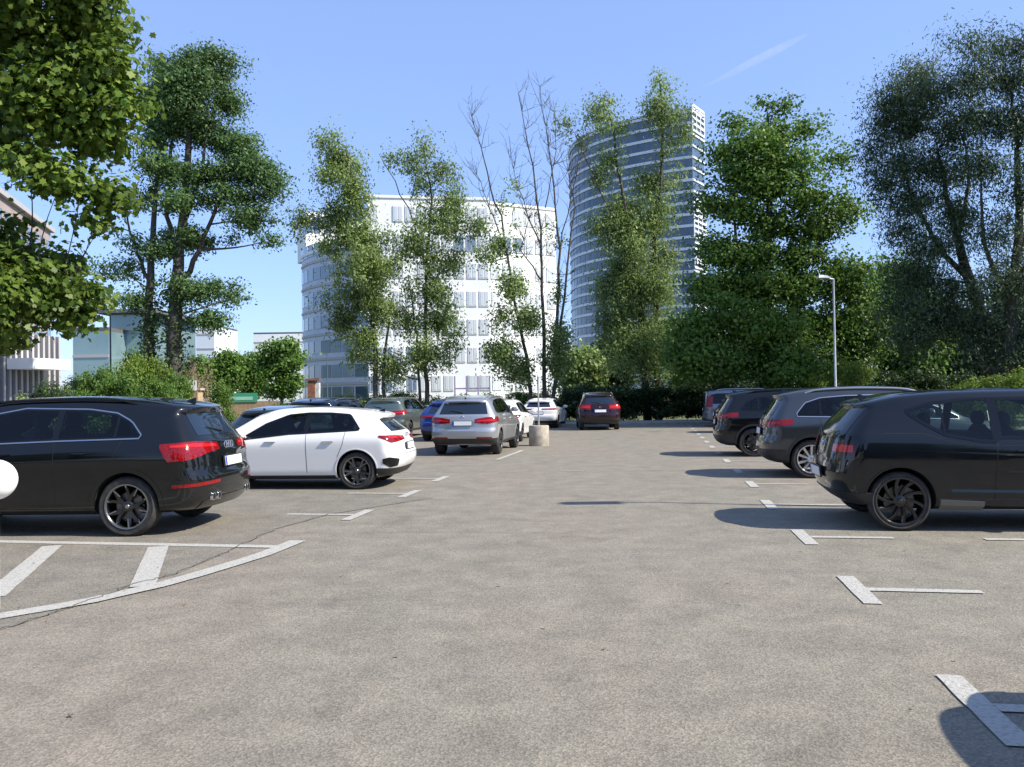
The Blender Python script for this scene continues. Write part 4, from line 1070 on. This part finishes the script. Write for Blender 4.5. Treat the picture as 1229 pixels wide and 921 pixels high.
def leaf_mesh(name, C, size, m, asp=.6, up=.5, droop=False, O=None, lobed=False):
    n = len(C); N = rng.normal(size=(n, 3)); N[:, 2] += up
    if O is not None: N = N*.75 + O*1.1
    N /= np.linalg.norm(N, axis=1)[:, None]
    D = rng.normal(size=(n, 3)); 
    if droop: D[:, 2] -= 1.4
    D -= (D*N).sum(1)[:, None]*N; D /= np.linalg.norm(D, axis=1)[:, None]; S = np.cross(N, D)
    s = (size*rng.uniform(.6, 1.35, n))[:, None]
    if lobed:
        sh = [(-.5, 0), (-.28, .30), (-.30, .52), (-.02, .36), (.12, .52), (.20, .22), (.52, 0), (.20, -.22), (.12, -.52), (-.02, -.36), (-.30, -.52), (-.28, -.30)]
        V = np.stack([C+D*s*u*1.15+S*s*v*1.15 for u, v in sh], 1).reshape(-1, 3)
        return mesh_np(name, V, np.arange(12*n).reshape(n, 12), m)
    V = np.stack([C-D*s*.5, C+S*s*asp*.5-D*s*.05, C+D*s*.5, C-S*s*asp*.5-D*s*.05], 1).reshape(-1, 3)
    return mesh_np(name, V, np.arange(4*n).reshape(n, 4), m)

def crown_points(clumps, nleaf, tuft, tn=None, flat=.6, edge=.55):
    """clumps: rows (x,y,z,rx,ry,rz,w)"""
    cl = np.array(clumps, float); w = cl[:, 6]*np.cbrt(cl[:, 3]*cl[:, 4]*cl[:, 5])**2; w /= w.sum()
    nt_ = tn or max(20, int(nleaf/70)); tufts = []; 
    for c, q in zip(cl, w):
        k = max(2, int(nt_*q)); d = rng.normal(size=(k, 3)); d /= np.linalg.norm(d, axis=1)[:, None]
        r = rng.uniform(0, 1, k)**edge; tufts.append(c[:3]+d*r[:, None]*c[3:6])
    tufts = np.vstack(tufts); k = len(tufts)
    size = rng.uniform(.35, 1.7, k); idx = rng.choice(k, nleaf, p=size**2/np.sum(size**2))
    off = rng.normal(size=(nleaf, 3)); off /= np.linalg.norm(off, axis=1)[:, None]; O = off.copy()
    off = off*(rng.uniform(0, 1, nleaf)**.5)[:, None]*1.75*rng.uniform(.75, 1.15, nleaf)[:, None]
    # lumpy tufts: push each tuft out unevenly
    ph = rng.uniform(0, 6.28, (k, 3)); lump = 1+.35*np.sin(3*off[:, 0]+ph[idx, 0])*np.sin(3*off[:, 1]+ph[idx, 1])+.2*np.sin(4*off[:, 2]+ph[idx, 2])
    off = off*tuft*size[idx][:, None]*lump[:, None]; off[:, 2] *= flat
    return tufts[idx]+off, tufts, O

def world_clumps(lst, Y, dep=.9):
    out = []
    for c in lst:
        px, py, rx, ry = c[:4]; dY = c[4] if len(c) > 4 else random.uniform(-.5, .5)*rx*Y/1000; w = c[5] if len(c) > 5 else 1
        p = at(px, py, Y+dY); out.append((p.x, p.y, p.z, rx*Y/1000, rx*Y/1000*dep, ry*Y/1000, w))
    return out

def bend(a, b, k=5, sag=.08):
    a, b = Vector(a), Vector(b); L_ = (b-a).length; j = Vector((random.gauss(0, 1), random.gauss(0, 1), random.gauss(0, .6)))*L_*sag; P = []
    for i in range(k+1):
        t = i/k; P.append(a.lerp(b, t)+j*math.sin(math.pi*t)+Vector((0, 0, -L_*.06*math.sin(math.pi*t))))
    return P

def make_tree(name, label, cat, Y, trunks, clumps, nleaf, lsize, lm, bm_=None, tuft=.35, branches=60, asp=.6, up=.5, group=None, droop=False, ivy=None, flat=.6, edge=.55, twig=.05, base=None, tn=None, lobed=False, bare=0):
    """trunks: list of (pixel polyline, radius at bottom, radius at top)"""
    Wt = []
    for pl, r0, r1 in trunks:
        pts = [at(px, py, Y+(dy[0] if dy else 0)) for px, py, *dy in pl]; pts[0].z = min(pts[0].z, -.1) if pl[0][1] > 440 else pts[0].z
        # resample with a little wander
        Q = []
        for a, b in zip(pts[:-1], pts[1:]):
            n = 4
            for k in range(n): Q.append(a.lerp(b, k/n)+Vector((random.gauss(0, .04), random.gauss(0, .06), 0)))
        Q.append(pts[-1]); R_ = [r0+(r1-r0)*(i/(len(Q)-1))**.8 for i in range(len(Q))]; Wt.append((Q, R_))
    b0 = base or Wt[0][0][0]; root = empty(name, (b0.x, b0.y, 0), 0, label, cat, group); off = Vector((b0.x, b0.y, 0))
    C, tufts, O = crown_points(world_clumps(clumps, Y), nleaf, tuft, tn, flat, edge)
    mb = MB()
    for Q, R_ in Wt: mb.tube([q-off for q in Q], R_, 10)
    allp = [(q, r) for Q, R_ in Wt for q, r in zip(Q[2:], R_[2:])]
    AP = np.array([tuple(q) for q, r in allp])
    # main limbs to clump centres, twigs from limbs to tufts
    limb_pts = [(q, r) for q, r in allp]
    for c in world_clumps(clumps, Y):
        tgt = Vector(c[:3]); d = np.linalg.norm(AP-np.array(c[:3]), axis=1)+np.maximum(0, AP[:, 2]-c[2]+.4)*1.5
        i = int(np.argmin(d)); s, r = allp[i]; P = bend(s, tgt, 6, .07); rr = min(r*.6, .03+.012*(tgt-s).length)
        mb.tube([p-off for p in P], [rr*(1-.75*k/6) for k in range(7)], 7); limb_pts += [(p, rr*(1-.75*k/6)) for k, p in enumerate(P) if k]
    LP = np.array([tuple(q) for q, r in limb_pts])
    sel = tufts[rng.choice(len(tufts), min(branches, len(tufts)), replace=False)]
    for tp in sel:
        d = np.linalg.norm(LP-tp, axis=1); i = int(np.argmin(d)); s, r = limb_pts[i]
        if d[i] > .3: P = bend(s, tp, 4, .08); rr = min(r*.7, twig*.6); mb.tube([p-off for p in P], [rr*(1-.7*k/4) for k in range(5)], 5, cap=False)
    for _ in range(bare):
        q, r = allp[rng.integers(len(allp)//6, len(allp))]
        dr_ = Vector((random.gauss(0, .55), random.gauss(0, .55), random.uniform(.5, 1.1))).normalized(); L1 = random.uniform(.5, 1.9); P = bend(q, q+dr_*L1, 4, .06)
        mb.tube([p-off for p in P], [min(r, .016)*(1-.7*k/4) for k in range(5)], 4, cap=False)
        for _k in range(3):
            s = P[random.randint(1, 4)]; e = (dr_+Vector((random.gauss(0, .6), random.gauss(0, .6), random.gauss(.1, .3)))).normalized()
            mb.tube([s-off, s+e*random.uniform(.2, .7)-off], [.009, .004], 3, cap=False)
    mb.build('trunk', bm_ or M_BARK, root, True)
    link('crown', leaf_mesh('crown', C-np.array(off), lsize, lm, asp, up, droop, O, lobed), root)
    if ivy:
        pts = []
        for Q, R_ in Wt[:ivy[1]]:
            zs = [q for q in Q if q.z < ivy[0]]
            for a, b in zip(zs[:-1], zs[1:]):
                n = int(300*(b-a).length)
                t = rng.uniform(0, 1, n)[:, None]; base_ = np.array(a)*(1-t)+np.array(b)*t
                pts.append(base_+rng.normal(size=(n, 3))*np.array([ivy[2]]*3)*rng.uniform(.5, 1.1))
        if pts: link('ivy', leaf_mesh('ivy', np.vstack(pts)-np.array(off), .16, L_IVY, .8, .2), root)
    return root

# left maple
make_tree('maple_tree', 'near maple reaching in from the left edge with large yellow-green leaves', 'tree', 14,
          [([(-260, 520), (-250, 300), (-235, 100), (-220, -120)], .28, .12), ([(-250, 300), (-150, 200), (-20, 120), (90, 70)], .10, .03), ([(-255, 380), (-150, 350), (-30, 330), (70, 350)], .09, .02), ([(-240, 150), (-120, 60), (0, 20), (120, 10)], .1, .03)],
          [(40, 25, 60, 40), (110, 35, 46, 44), (140, 100, 28, 40), (60, 95, 55, 35), (108, 160, 42, 42), (122, 228, 22, 36), (120, 272, 14, 18), (60, 120, 50, 40), (30, 185, 40, 28), (75, 215, 35, 18), (-40, 120, 60, 80), (-40, 20, 80, 60), (70, -50, 90, 40), (-140, 80, 90, 120), (-150, -80, 120, 80),
           (15, 290, 38, 28), (60, 335, 50, 34), (92, 362, 27, 25), (20, 365, 45, 42), (84, 393, 16, 14), (-40, 330, 60, 70), (8, 410, 22, 14), (-140, 300, 90, 90)], 72000, .098, L_MAPLE, M_BARKD, lobed=True, tuft=.25, asp=.85, up=.9, branches=120, twig=.03, edge=.6, tn=620)
# ash with ivy
make_tree('ash_tree', 'tall twin-trunked tree wrapped in ivy, layered dark crown left of centre', 'tree', 38,
          [([(213, 474), (211, 400), (212, 320), (222, 240), (226, 150), (236, 80)], .42, .06), ([(180, 474), (178, 400), (180, 330), (186, 250), (196, 160)], .30, .06), ([(214, 350), (240, 300), (262, 240), (268, 190)], .15, .04), ([(212, 320), (200, 260), (205, 180), (212, 110)], .14, .04), ([(222, 260), (244, 200), (256, 130)], .12, .03), ([(180, 340), (160, 290), (150, 240)], .10, .03)],
          [(238, 72, 30, 22), (262, 88, 26, 20), (205, 88, 24, 18), (225, 115, 45, 22), (192, 125, 30, 20), (270, 125, 24, 24), (180, 165, 22, 18), (240, 160, 32, 18), (282, 175, 30, 14), (222, 98, 36, 22), (215, 150, 30, 18), (200, 205, 28, 12), (330, 212, 14, 6), (292, 238, 24, 9), (305, 205, 30, 20), (268, 205, 28, 14), (325, 225, 14, 9), (200, 200, 25, 10), (235, 215, 25, 10),
           (170, 235, 28, 9), (215, 245, 30, 10), (262, 235, 30, 12), (300, 262, 34, 9), (318, 290, 14, 8), (150, 290, 24, 9, 0, .7), (240, 285, 42, 12), (195, 300, 30, 9), (115, 268, 22, 5, 0, .7), (148, 325, 24, 8, 0, .7), (258, 345, 28, 9), (280, 358, 16, 6), (225, 350, 25, 14), (165, 360, 20, 10), (245, 385, 25, 12)],
          92000, .15, L_ASH, M_BARKD, tuft=.42, branches=300, asp=.5, ivy=(7.0, 2, .42), edge=.75, tn=360, flat=.62)
# two slender locusts
make_tree('locust_tree', 'slender leaning locust before the shaded wing of the white office', 'tree', 46,
          [([(452, 478), (450, 410), (444, 320), (432, 240), (415, 180)], .16, .04), ([(460, 478), (462, 420), (470, 360)], .12, .04)],
          [(392, 172, 16, 13), (408, 195, 26, 18), (398, 215, 18, 14), (425, 235, 24, 26), (372, 268, 24, 8), (358, 262, 12, 6), (405, 262, 26, 14), (430, 288, 40, 24), (440, 320, 48, 26), (400, 300, 22, 14), (425, 355, 38, 22), (455, 372, 28, 20), (412, 388, 30, 14), (440, 405, 30, 16), (425, 428, 24, 10), (462, 440, 14, 18)],
          38000, .17, L_LOC, M_BARKD, tuft=.40, branches=200, flat=1.15, droop=True, asp=.5, group='slender locust trees before the white office', tn=210, edge=.85)
make_tree('locust_tree', 'thin see-through locust before the lit front of the white office', 'tree', 46.5,
          [([(514, 478), (510, 410), (512, 320), (518, 240), (508, 175)], .15, .03), ([(506, 478), (500, 400), (490, 330)], .10, .03), ([(514, 330), (490, 250), (455, 185)], .06, .015)],
          [(512, 178, 10, 7), (492, 196, 22, 12), (535, 205, 26, 14), (548, 240, 16, 12), (505, 225, 20, 10), (470, 192, 18, 5, 0, .5), (530, 265, 40, 18, 0, .8), (570, 272, 24, 10, 0, .8), (500, 300, 30, 22, 0, .8), (540, 318, 34, 16, 0, .7), (512, 350, 32, 24), (490, 385, 28, 18), (530, 385, 28, 20), (512, 425, 32, 22), (478, 440, 18, 16), (548, 410, 20, 14, 0, .6)],
          28000, .165, L_LOC, M_BARKD, tuft=.38, branches=220, flat=1.2, droop=True, asp=.5, group='slender locust trees before the white office', tn=200, edge=.85)
# half-bare tree
make_tree('half_dead_tree', 'half-bare tree with long leafless shoots between the white office and the tower', 'tree', 45,
          [([(640, 476), (632, 430), (618, 360), (600, 260), (580, 190), (566, 140)], .13, .012), ([(655, 476), (652, 400), (650, 300), (640, 200), (622, 112)], .14, .012), ([(662, 476), (668, 390), (672, 300), (662, 200), (648, 104)], .13, .012),
           ([(668, 440), (680, 330), (690, 250), (680, 190)], .09, .012), ([(650, 300), (628, 240), (612, 190)], .05, .008), ([(652, 340), (625, 300), (640, 250)], .05, .01), ([(600, 280), (584, 240), (570, 200)], .04, .008), ([(672, 300), (690, 215), (702, 170)], .04, .01), ([(655, 250), (668, 180), (664, 120)], .035, .008)],
          [(585, 310, 14, 12, 0, .6), (605, 295, 22, 10, 0, .6), (615, 345, 22, 16), (600, 378, 18, 12, 0, .7), (632, 385, 22, 18), (600, 425, 24, 20), (625, 445, 26, 16), (672, 405, 16, 22), (668, 440, 20, 18), (672, 355, 10, 18, 0, .5), (662, 290, 20, 22, 0, .18), (630, 250, 30, 40, 0, .08)],
          17000, .15, L_LOC, M_BARKD, tuft=.34, branches=300, twig=.022, flat=1.2, bare=240, tn=170, edge=.85)
# tall narrow tree before the tower
make_tree('poplar_tree', 'tall forked tree with drooping foliage standing before the glass tower', 'tree', 48,
          [([(775, 478), (772, 400), (765, 320), (748, 240), (732, 140)], .26, .05), ([(790, 478), (788, 390), (785, 290), (795, 190), (792, 100)], .22, .04), ([(748, 290), (720, 230), (690, 160)], .08, .02)],
          [(730, 122, 16, 12), (722, 142, 24, 14), (745, 150, 14, 12), (680, 150, 12, 8, 0, .6), (695, 172, 10, 10, 0, .6), (793, 100, 14, 14), (785, 128, 22, 14), (808, 140, 22, 18), (822, 160, 12, 16), (798, 175, 22, 20), (735, 192, 20, 16), (720, 215, 18, 16), (790, 215, 28, 22), (745, 250, 30, 22), (725, 280, 24, 26), (790, 265, 28, 24), (760, 300, 36, 24), (800, 305, 22, 18),
           (742, 335, 30, 20), (778, 345, 36, 24), (760, 385, 36, 26), (790, 400, 28, 24), (755, 425, 32, 24), (725, 350, 14, 16), (780, 445, 32, 22), (752, 275, 34, 30), (765, 345, 44, 34), (735, 385, 26, 26), (770, 415, 44, 34)],
          66000, .18, L_LOC, M_BARKD, tuft=.44, branches=240, flat=1.2, droop=True, asp=.42, tn=330, edge=.85)
# big maple centre right
make_tree('plane_tree', 'large dense bright green tree right of the glass tower, wide at its foot', 'tree', 42,
          [([(915, 478), (918, 400), (922, 300), (925, 200), (922, 140)], .38, .06), ([(918, 380), (950, 320), (975, 260)], .16, .04), ([(918, 360), (885, 300), (880, 240)], .14, .04)],
          [(922, 132, 12, 12), (940, 128, 8, 8), (880, 150, 16, 9), (852, 240, 14, 6), (1012, 248, 12, 5), (1004, 190, 8, 5), (868, 185, 12, 6), (930, 165, 30, 18), (962, 160, 16, 10), (898, 180, 36, 14), (945, 195, 32, 12), (880, 205, 30, 12), (925, 225, 50, 20), (975, 238, 34, 12), (1000, 255, 16, 8), (880, 255, 34, 18), (935, 265, 40, 14), (985, 278, 24, 10),
           (860, 300, 26, 16), (905, 300, 46, 22), (965, 305, 32, 16), (850, 345, 34, 18), (905, 345, 60, 26), (965, 345, 46, 22), (1005, 330, 34, 18), (1030, 350, 26, 22), (870, 385, 50, 26), (930, 395, 60, 30), (990, 390, 50, 30), (1030, 395, 32, 30), (835, 395, 34, 14), (870, 435, 60, 24), (940, 440, 60, 26), (1010, 440, 45, 24), (815, 425, 30, 20)],
          120000, .18, L_GREEN, M_BARKD, tuft=.58, branches=200, asp=.7, tn=420, edge=.85, flat=.62)
# willows
wg = 'grey-green willows at the right'
make_tree('willow_tree', 'grey-green willow, left one of the pair at the right edge', 'tree', 37,
          [([(1192, 474), (1182, 400), (1160, 320), (1140, 250), (1125, 180)], .42, .06), ([(1165, 340), (1130, 300), (1095, 240), (1080, 170)], .15, .04), ([(1150, 290), (1165, 220), (1150, 140)], .12, .03)],
          [(1085, 100, 20, 16), (1110, 88, 28, 16), (1075, 125, 32, 18), (1120, 115, 38, 22), (1060, 150, 20, 18), (1095, 155, 42, 22), (1140, 160, 30, 24), (1050, 180, 18, 18), (1085, 200, 42, 24), (1135, 210, 36, 26), (1060, 225, 20, 16), (1100, 245, 44, 20), (1150, 255, 30, 20), (1085, 275, 26, 12), (1125, 295, 38, 20), (1100, 330, 34, 24), (1145, 345, 34, 22), (1085, 365, 30, 24), (1130, 385, 38, 26), (1095, 405, 34, 20), (1165, 400, 30, 24)],
          75000, .16, L_WILL, M_BARKD, tuft=.50, branches=320, asp=.3, droop=True, group=wg, tn=480, edge=.8, flat=.85)
make_tree('willow_tree', 'grey-green willow, taller right one of the pair, cut by the right edge', 'tree', 35,
          [([(1205, 474), (1212, 400), (1222, 300), (1222, 200), (1215, 110)], .36, .05), ([(1222, 300), (1260, 220), (1270, 120)], .16, .04), ([(1216, 370), (1180, 290), (1175, 190)], .14, .03)],
          [(1165, 55, 22, 14), (1190, 62, 30, 18), (1225, 55, 30, 18), (1170, 95, 36, 24), (1215, 100, 40, 26), (1165, 140, 26, 24), (1205, 155, 40, 28), (1240, 160, 30, 50), (1185, 205, 34, 24), (1225, 230, 30, 30), (1200, 275, 32, 26), (1235, 320, 30, 40), (1260, 90, 50, 50), (1280, 200, 50, 60), (1290, 330, 60, 60), (1200, 345, 34, 24), (1195, 390, 34, 24), (1235, 400, 34, 30), (1170, 425, 30, 16), (1215, 430, 34, 14)],
          72000, .16, L_WILL, M_BARKD, tuft=.50, branches=320, asp=.3, droop=True, group=wg, tn=480, edge=.8, flat=.85)

# background trees behind the car park (generic dark trees), each its own
bgroup = 'dark trees behind the car park'
def bg_tree(px, Y, top, wpx, label, lm, n=9000, ls=.30, cat='tree', group=bgroup, low=470):
    cl = []
    rows_ = 5; h = low-top
    for k in range(rows_):
        t = k/(rows_-1); w = wpx*(.45+.55*math.sin(math.pi*(.25+.62*t)))
        for j in range(3): cl.append((px+random.uniform(-.5, .5)*w, top+h*(.12+.85*t)+random.uniform(-6, 6), w*.42, h*.15))
    return make_tree('leafy_tree', label, cat, Y, [([(px, 474), (px+3, (top+470)/2), (px-2, top+15)], .22, .05)], cl, n, ls, lm, M_BARKD, tuft=.55, branches=25, asp=.7, group=group, tn=260)
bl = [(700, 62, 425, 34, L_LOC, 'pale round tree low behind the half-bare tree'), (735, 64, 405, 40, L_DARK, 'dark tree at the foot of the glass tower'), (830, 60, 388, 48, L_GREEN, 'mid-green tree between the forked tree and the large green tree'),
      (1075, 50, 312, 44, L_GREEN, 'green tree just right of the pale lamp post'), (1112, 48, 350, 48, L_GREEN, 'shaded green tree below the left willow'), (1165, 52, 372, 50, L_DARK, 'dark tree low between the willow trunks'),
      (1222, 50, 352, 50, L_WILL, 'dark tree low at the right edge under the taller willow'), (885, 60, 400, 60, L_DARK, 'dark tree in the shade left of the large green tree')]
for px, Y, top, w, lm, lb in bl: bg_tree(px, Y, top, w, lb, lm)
tg = 'round trees along the far street'
for px, Y, top, w, lb in ((268, 92, 430, 30, 'leftmost round street tree beyond the green banner'), (300, 95, 428, 28, 'middle round street tree beyond the green banner'), (337, 88, 407, 36, 'taller dark round tree touching the shaded wing'), (238, 90, 436, 20, 'small street tree by the foot of the distant grey block')):
    bg_tree(px, Y, top, w, lb, L_GREEN, 9000, .34, group=tg)

# shrubs: three kinds, copied one by one
def shrub_mesh(n, ls, lm, seed):
    cl = [(random.uniform(-.7, .7), random.uniform(-.6, .6), random.uniform(.3, 1.6)*random.uniform(.8, 1), .42, .42, .36, 1) for _ in range(16)]
    C, t, O = crown_points(cl, n, .13, 150, .9, .5); C[:, 2] = np.maximum(C[:, 2], .01); return leaf_mesh('foliage', C, ls, lm, .65, .6, False, O)
SH = {'g': shrub_mesh(13000, .075, L_GREEN, 1), 'd': shrub_mesh(14000, .08, L_DARK, 2), 'b': shrub_mesh(13000, .075, L_BRIGHT, 3), 'l': shrub_mesh(10000, .075, L_LOC, 4), 'y': shrub_mesh(3500, .07, L_DRY, 5)}
def shrub(kind, px, Y, top, wpx, label, group):
    p = at(px, 474, Y); o = bpy.data.objects.new({'y': 'dry_bush'}.get(kind, 'bush'), SH[kind]); COL.objects.link(o)
    h = at(px, top, Y).z; o.location = (p.x, p.y, 0); w = wpx*Y/1000; o.scale = (w/1.1, w/1.1*.9+.3, h/2.0); o.rotation_euler = (0, 0, random.uniform(0, 6))
    tag(o, label, 'bush', group)
g1 = 'shrubs along the left edge of the car park'
for k, (kind, px, Y, top, w, lb) in enumerate([('l', 30, 34, 462, 34, 'low olive bush behind the roof of the nearest black SUV, at the left edge'), ('d', 62, 33, 456, 26, 'low brownish-dark bush left of the dark lamp post'), ('g', 105, 34, 458, 30, 'round green bush left of the dark lamp post'),
        ('g', 150, 33, 432, 34, 'large green bush right of the dark lamp post'), ('b', 172, 35, 415, 26, 'yellowish bush climbing at the foot of the second ivy trunk'), ('g', 195, 32, 440, 30, 'green bush before the ivy-clad trunks'), ('y', 240, 38, 425, 16, 'dry brown vines hanging right of the ivy-clad trunk'), ('y', 222, 39, 405, 12, 'tall dry tangle close on the ivy-clad trunk'), ('g', 100, 42, 440, 24, 'green bush between pavilion and dark lamp post'), ('g', 122, 37, 425, 26, 'tall green bush just behind the dark lamp post'), ('l', 78, 39, 446, 30, 'olive bush covering the foot of the pale pavilion'), ('g', 208, 35, 432, 22, 'green bush between the two ivy-clad trunks'), ('g', 262, 40, 448, 20, 'green bush left of the green banner'), ('g', 160, 40, 405, 24, 'tallest green bush left of the twin trunks')]):
    shrub(kind, px, Y, top, w, lb, g1)
g2 = 'low hedge bushes behind the parked cars'
lab2 = ['left end of the hedge by the orange-brown pillar', 'second hedge bush, right of the orange-brown pillar', 'hedge bush below the leaning locust', 'hedge bush right of the leaning locust', 'hedge bush behind the bright blue car', 'hedge bush behind the silver SUV roof', 'hedge bush left of the thin pole', 'hedge bush behind the far white hatchback', 'hedge bush right of the far white hatchback']
for k, (px, top) in enumerate([(352, 474), (400, 470), (438, 466), (474, 463), (510, 466), (548, 468), (590, 466), (630, 462), (668, 460)]):
    shrub('g' if k % 2 else 'l', px, 47, top, 30, 'green '+lab2[k], g2)
g3 = 'dark hedge bushes at the far end'
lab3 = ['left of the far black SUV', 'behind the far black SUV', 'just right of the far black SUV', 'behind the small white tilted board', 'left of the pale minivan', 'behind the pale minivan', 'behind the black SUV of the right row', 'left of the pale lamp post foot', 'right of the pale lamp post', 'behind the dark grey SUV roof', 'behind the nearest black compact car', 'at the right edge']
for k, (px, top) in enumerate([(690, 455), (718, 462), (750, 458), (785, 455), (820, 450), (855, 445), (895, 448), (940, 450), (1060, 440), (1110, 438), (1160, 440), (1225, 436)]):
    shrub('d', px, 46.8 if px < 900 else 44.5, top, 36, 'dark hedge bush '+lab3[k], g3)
g4 = 'bright shrubs in the sun at the right'
for px, Y, top, w, lb in ((975, 40, 448, 20, 'bright green shrub left of the pale lamp post'), (1022, 39, 425, 24, 'tall bright green shrub right of the pale lamp post'), (1165, 33, 452, 34, 'low bright green shrub above the near black car roof'), (1212, 31, 440, 36, 'bright green shrub at the right edge above the near black car roof'), (1100, 35, 464, 30, 'low bright shrub behind the dark grey SUV front')):
    shrub('b', px, Y, top, w, lb, g4)

for r_ in (wb_root, tw, ob, op, gb, fb, fw):
    for ch in r_.children: ch.location = -r_.location

for k, (x, y, s, lb) in enumerate([(31, 34, .9, 'green tree beyond the right edge, behind the near compact car, farthest of its row'), (35, 22, .8, 'green tree beyond the right edge, middle of its row'), (37, 9, .85, 'green tree beyond the right edge, nearest of its row')]):
    src = [o for o in bpy.data.objects if o.name == 'plane_tree'][0]
    o = src.copy(); COL.objects.link(o); o.location = (x, y, 0); o.scale = (s, s, s); o.rotation_euler = (0, 0, 1+k*2.1)
    o['label'] = lb; o['group'] = 'green trees beyond the right edge'
    for ch in src.children: q = ch.copy(); COL.objects.link(q); q.parent = o
for k in range(9):
    o = bpy.data.objects.new('bush', SH['bgl'[k % 3]]); COL.objects.link(o); o.location = (25.5+k*.5+random.uniform(-.4, .4), 31-k*3.6, 0); o.scale = (1.7, 2.0, .8+.25*random.random()); o.rotation_euler = (0, 0, random.uniform(0, 6))
    tag(o, 'bush number %s from the far end of the hedge beyond the right edge' % ['one', 'two', 'three', 'four', 'five', 'six', 'seven', 'eight', 'nine'][k], 'bush', 'hedge beyond the right edge')

# unseen trees added behind the viewer to darken reflections in glass and paint
src = [o for o in bpy.data.objects if o.name == 'plane_tree'][0]
for k, (x, y, s) in enumerate([(-25, -14, .9), (-13, -17, 1.0), (-2, -15, .85), (9, -19, 1.0), (19, -17, .9)]):
    o = src.copy(); COL.objects.link(o); o.location = (x, y, 0); o.scale = (s, s, s); o.rotation_euler = (0, 0, k*1.3)
    o['label'] = '%s leafy tree added behind the viewer for reflections in car windows' % ['leftmost', 'second from left', 'middle', 'second from right', 'rightmost'][k]; o['group'] = 'trees added behind the viewer for reflections'
    for ch in src.children: q = ch.copy(); COL.objects.link(q); q.parent = o

M_LITTER = leaf_mat('dry_leaf', (.10, .06, .025), (.26, .18, .07), .1)
n_ = 420; X = rng.uniform(-9, 9, n_); Y_ = 3.0+rng.uniform(0, 1, n_)**1.6*34
X = np.where(rng.uniform(size=n_) < .6, -3.5-rng.uniform(0, 1, n_)**1.5*9+.171*Y_*.3, X)
P_ = np.column_stack([X, Y_, np.full(n_, .0125)]); lt = leaf_mesh('fallen_leaves', P_, .034, M_LITTER, .65, 6.0)
tag(link('fallen_leaves', lt), 'dry fallen leaves scattered thinly over the asphalt', 'leaves', kind='stuff')

# contrail: a thin far cloud
mc = bpy.data.materials.new('contrail_vapour'); mc.use_nodes = True; t = mc.node_tree; t.nodes.clear()
out = t.nodes.new('ShaderNodeOutputMaterial'); vol = t.nodes.new('ShaderNodeVolumePrincipled'); vol.inputs['Color'].default_value = (1, 1, 1, 1)
tc = t.nodes.new('ShaderNodeTexCoord'); n = t.nodes.new('ShaderNodeTexNoise'); n.inputs['Scale'].default_value = .012; t.links.new(tc.outputs['Object'], n.inputs['Vector'])
mr = t.nodes.new('ShaderNodeMapRange'); mr.inputs[1].default_value = .25; mr.inputs[2].default_value = .7; mr.inputs[3].default_value = .002; mr.inputs[4].default_value = .0085; t.links.new(n.outputs[0], mr.inputs[0])
t.links.new(mr.outputs[0], vol.inputs['Density']); t.links.new(vol.outputs[0], out.inputs['Volume'])
a, b = at(842, 106, 3000), at(972, 40, 3000); mb = MB(); m_ = 12
mb.tube([Vector(a).lerp(Vector(b), k/m_) for k in range(m_+1)], [3+14*math.sin(math.pi*(k/m_)**1.3)**.7 if 0 < k < m_ else 2 for k in range(m_+1)], 12)
tag(mb.build('contrail', mc, None, True), 'faint white vapour trail slanting across the sky right of the tower', 'contrail')
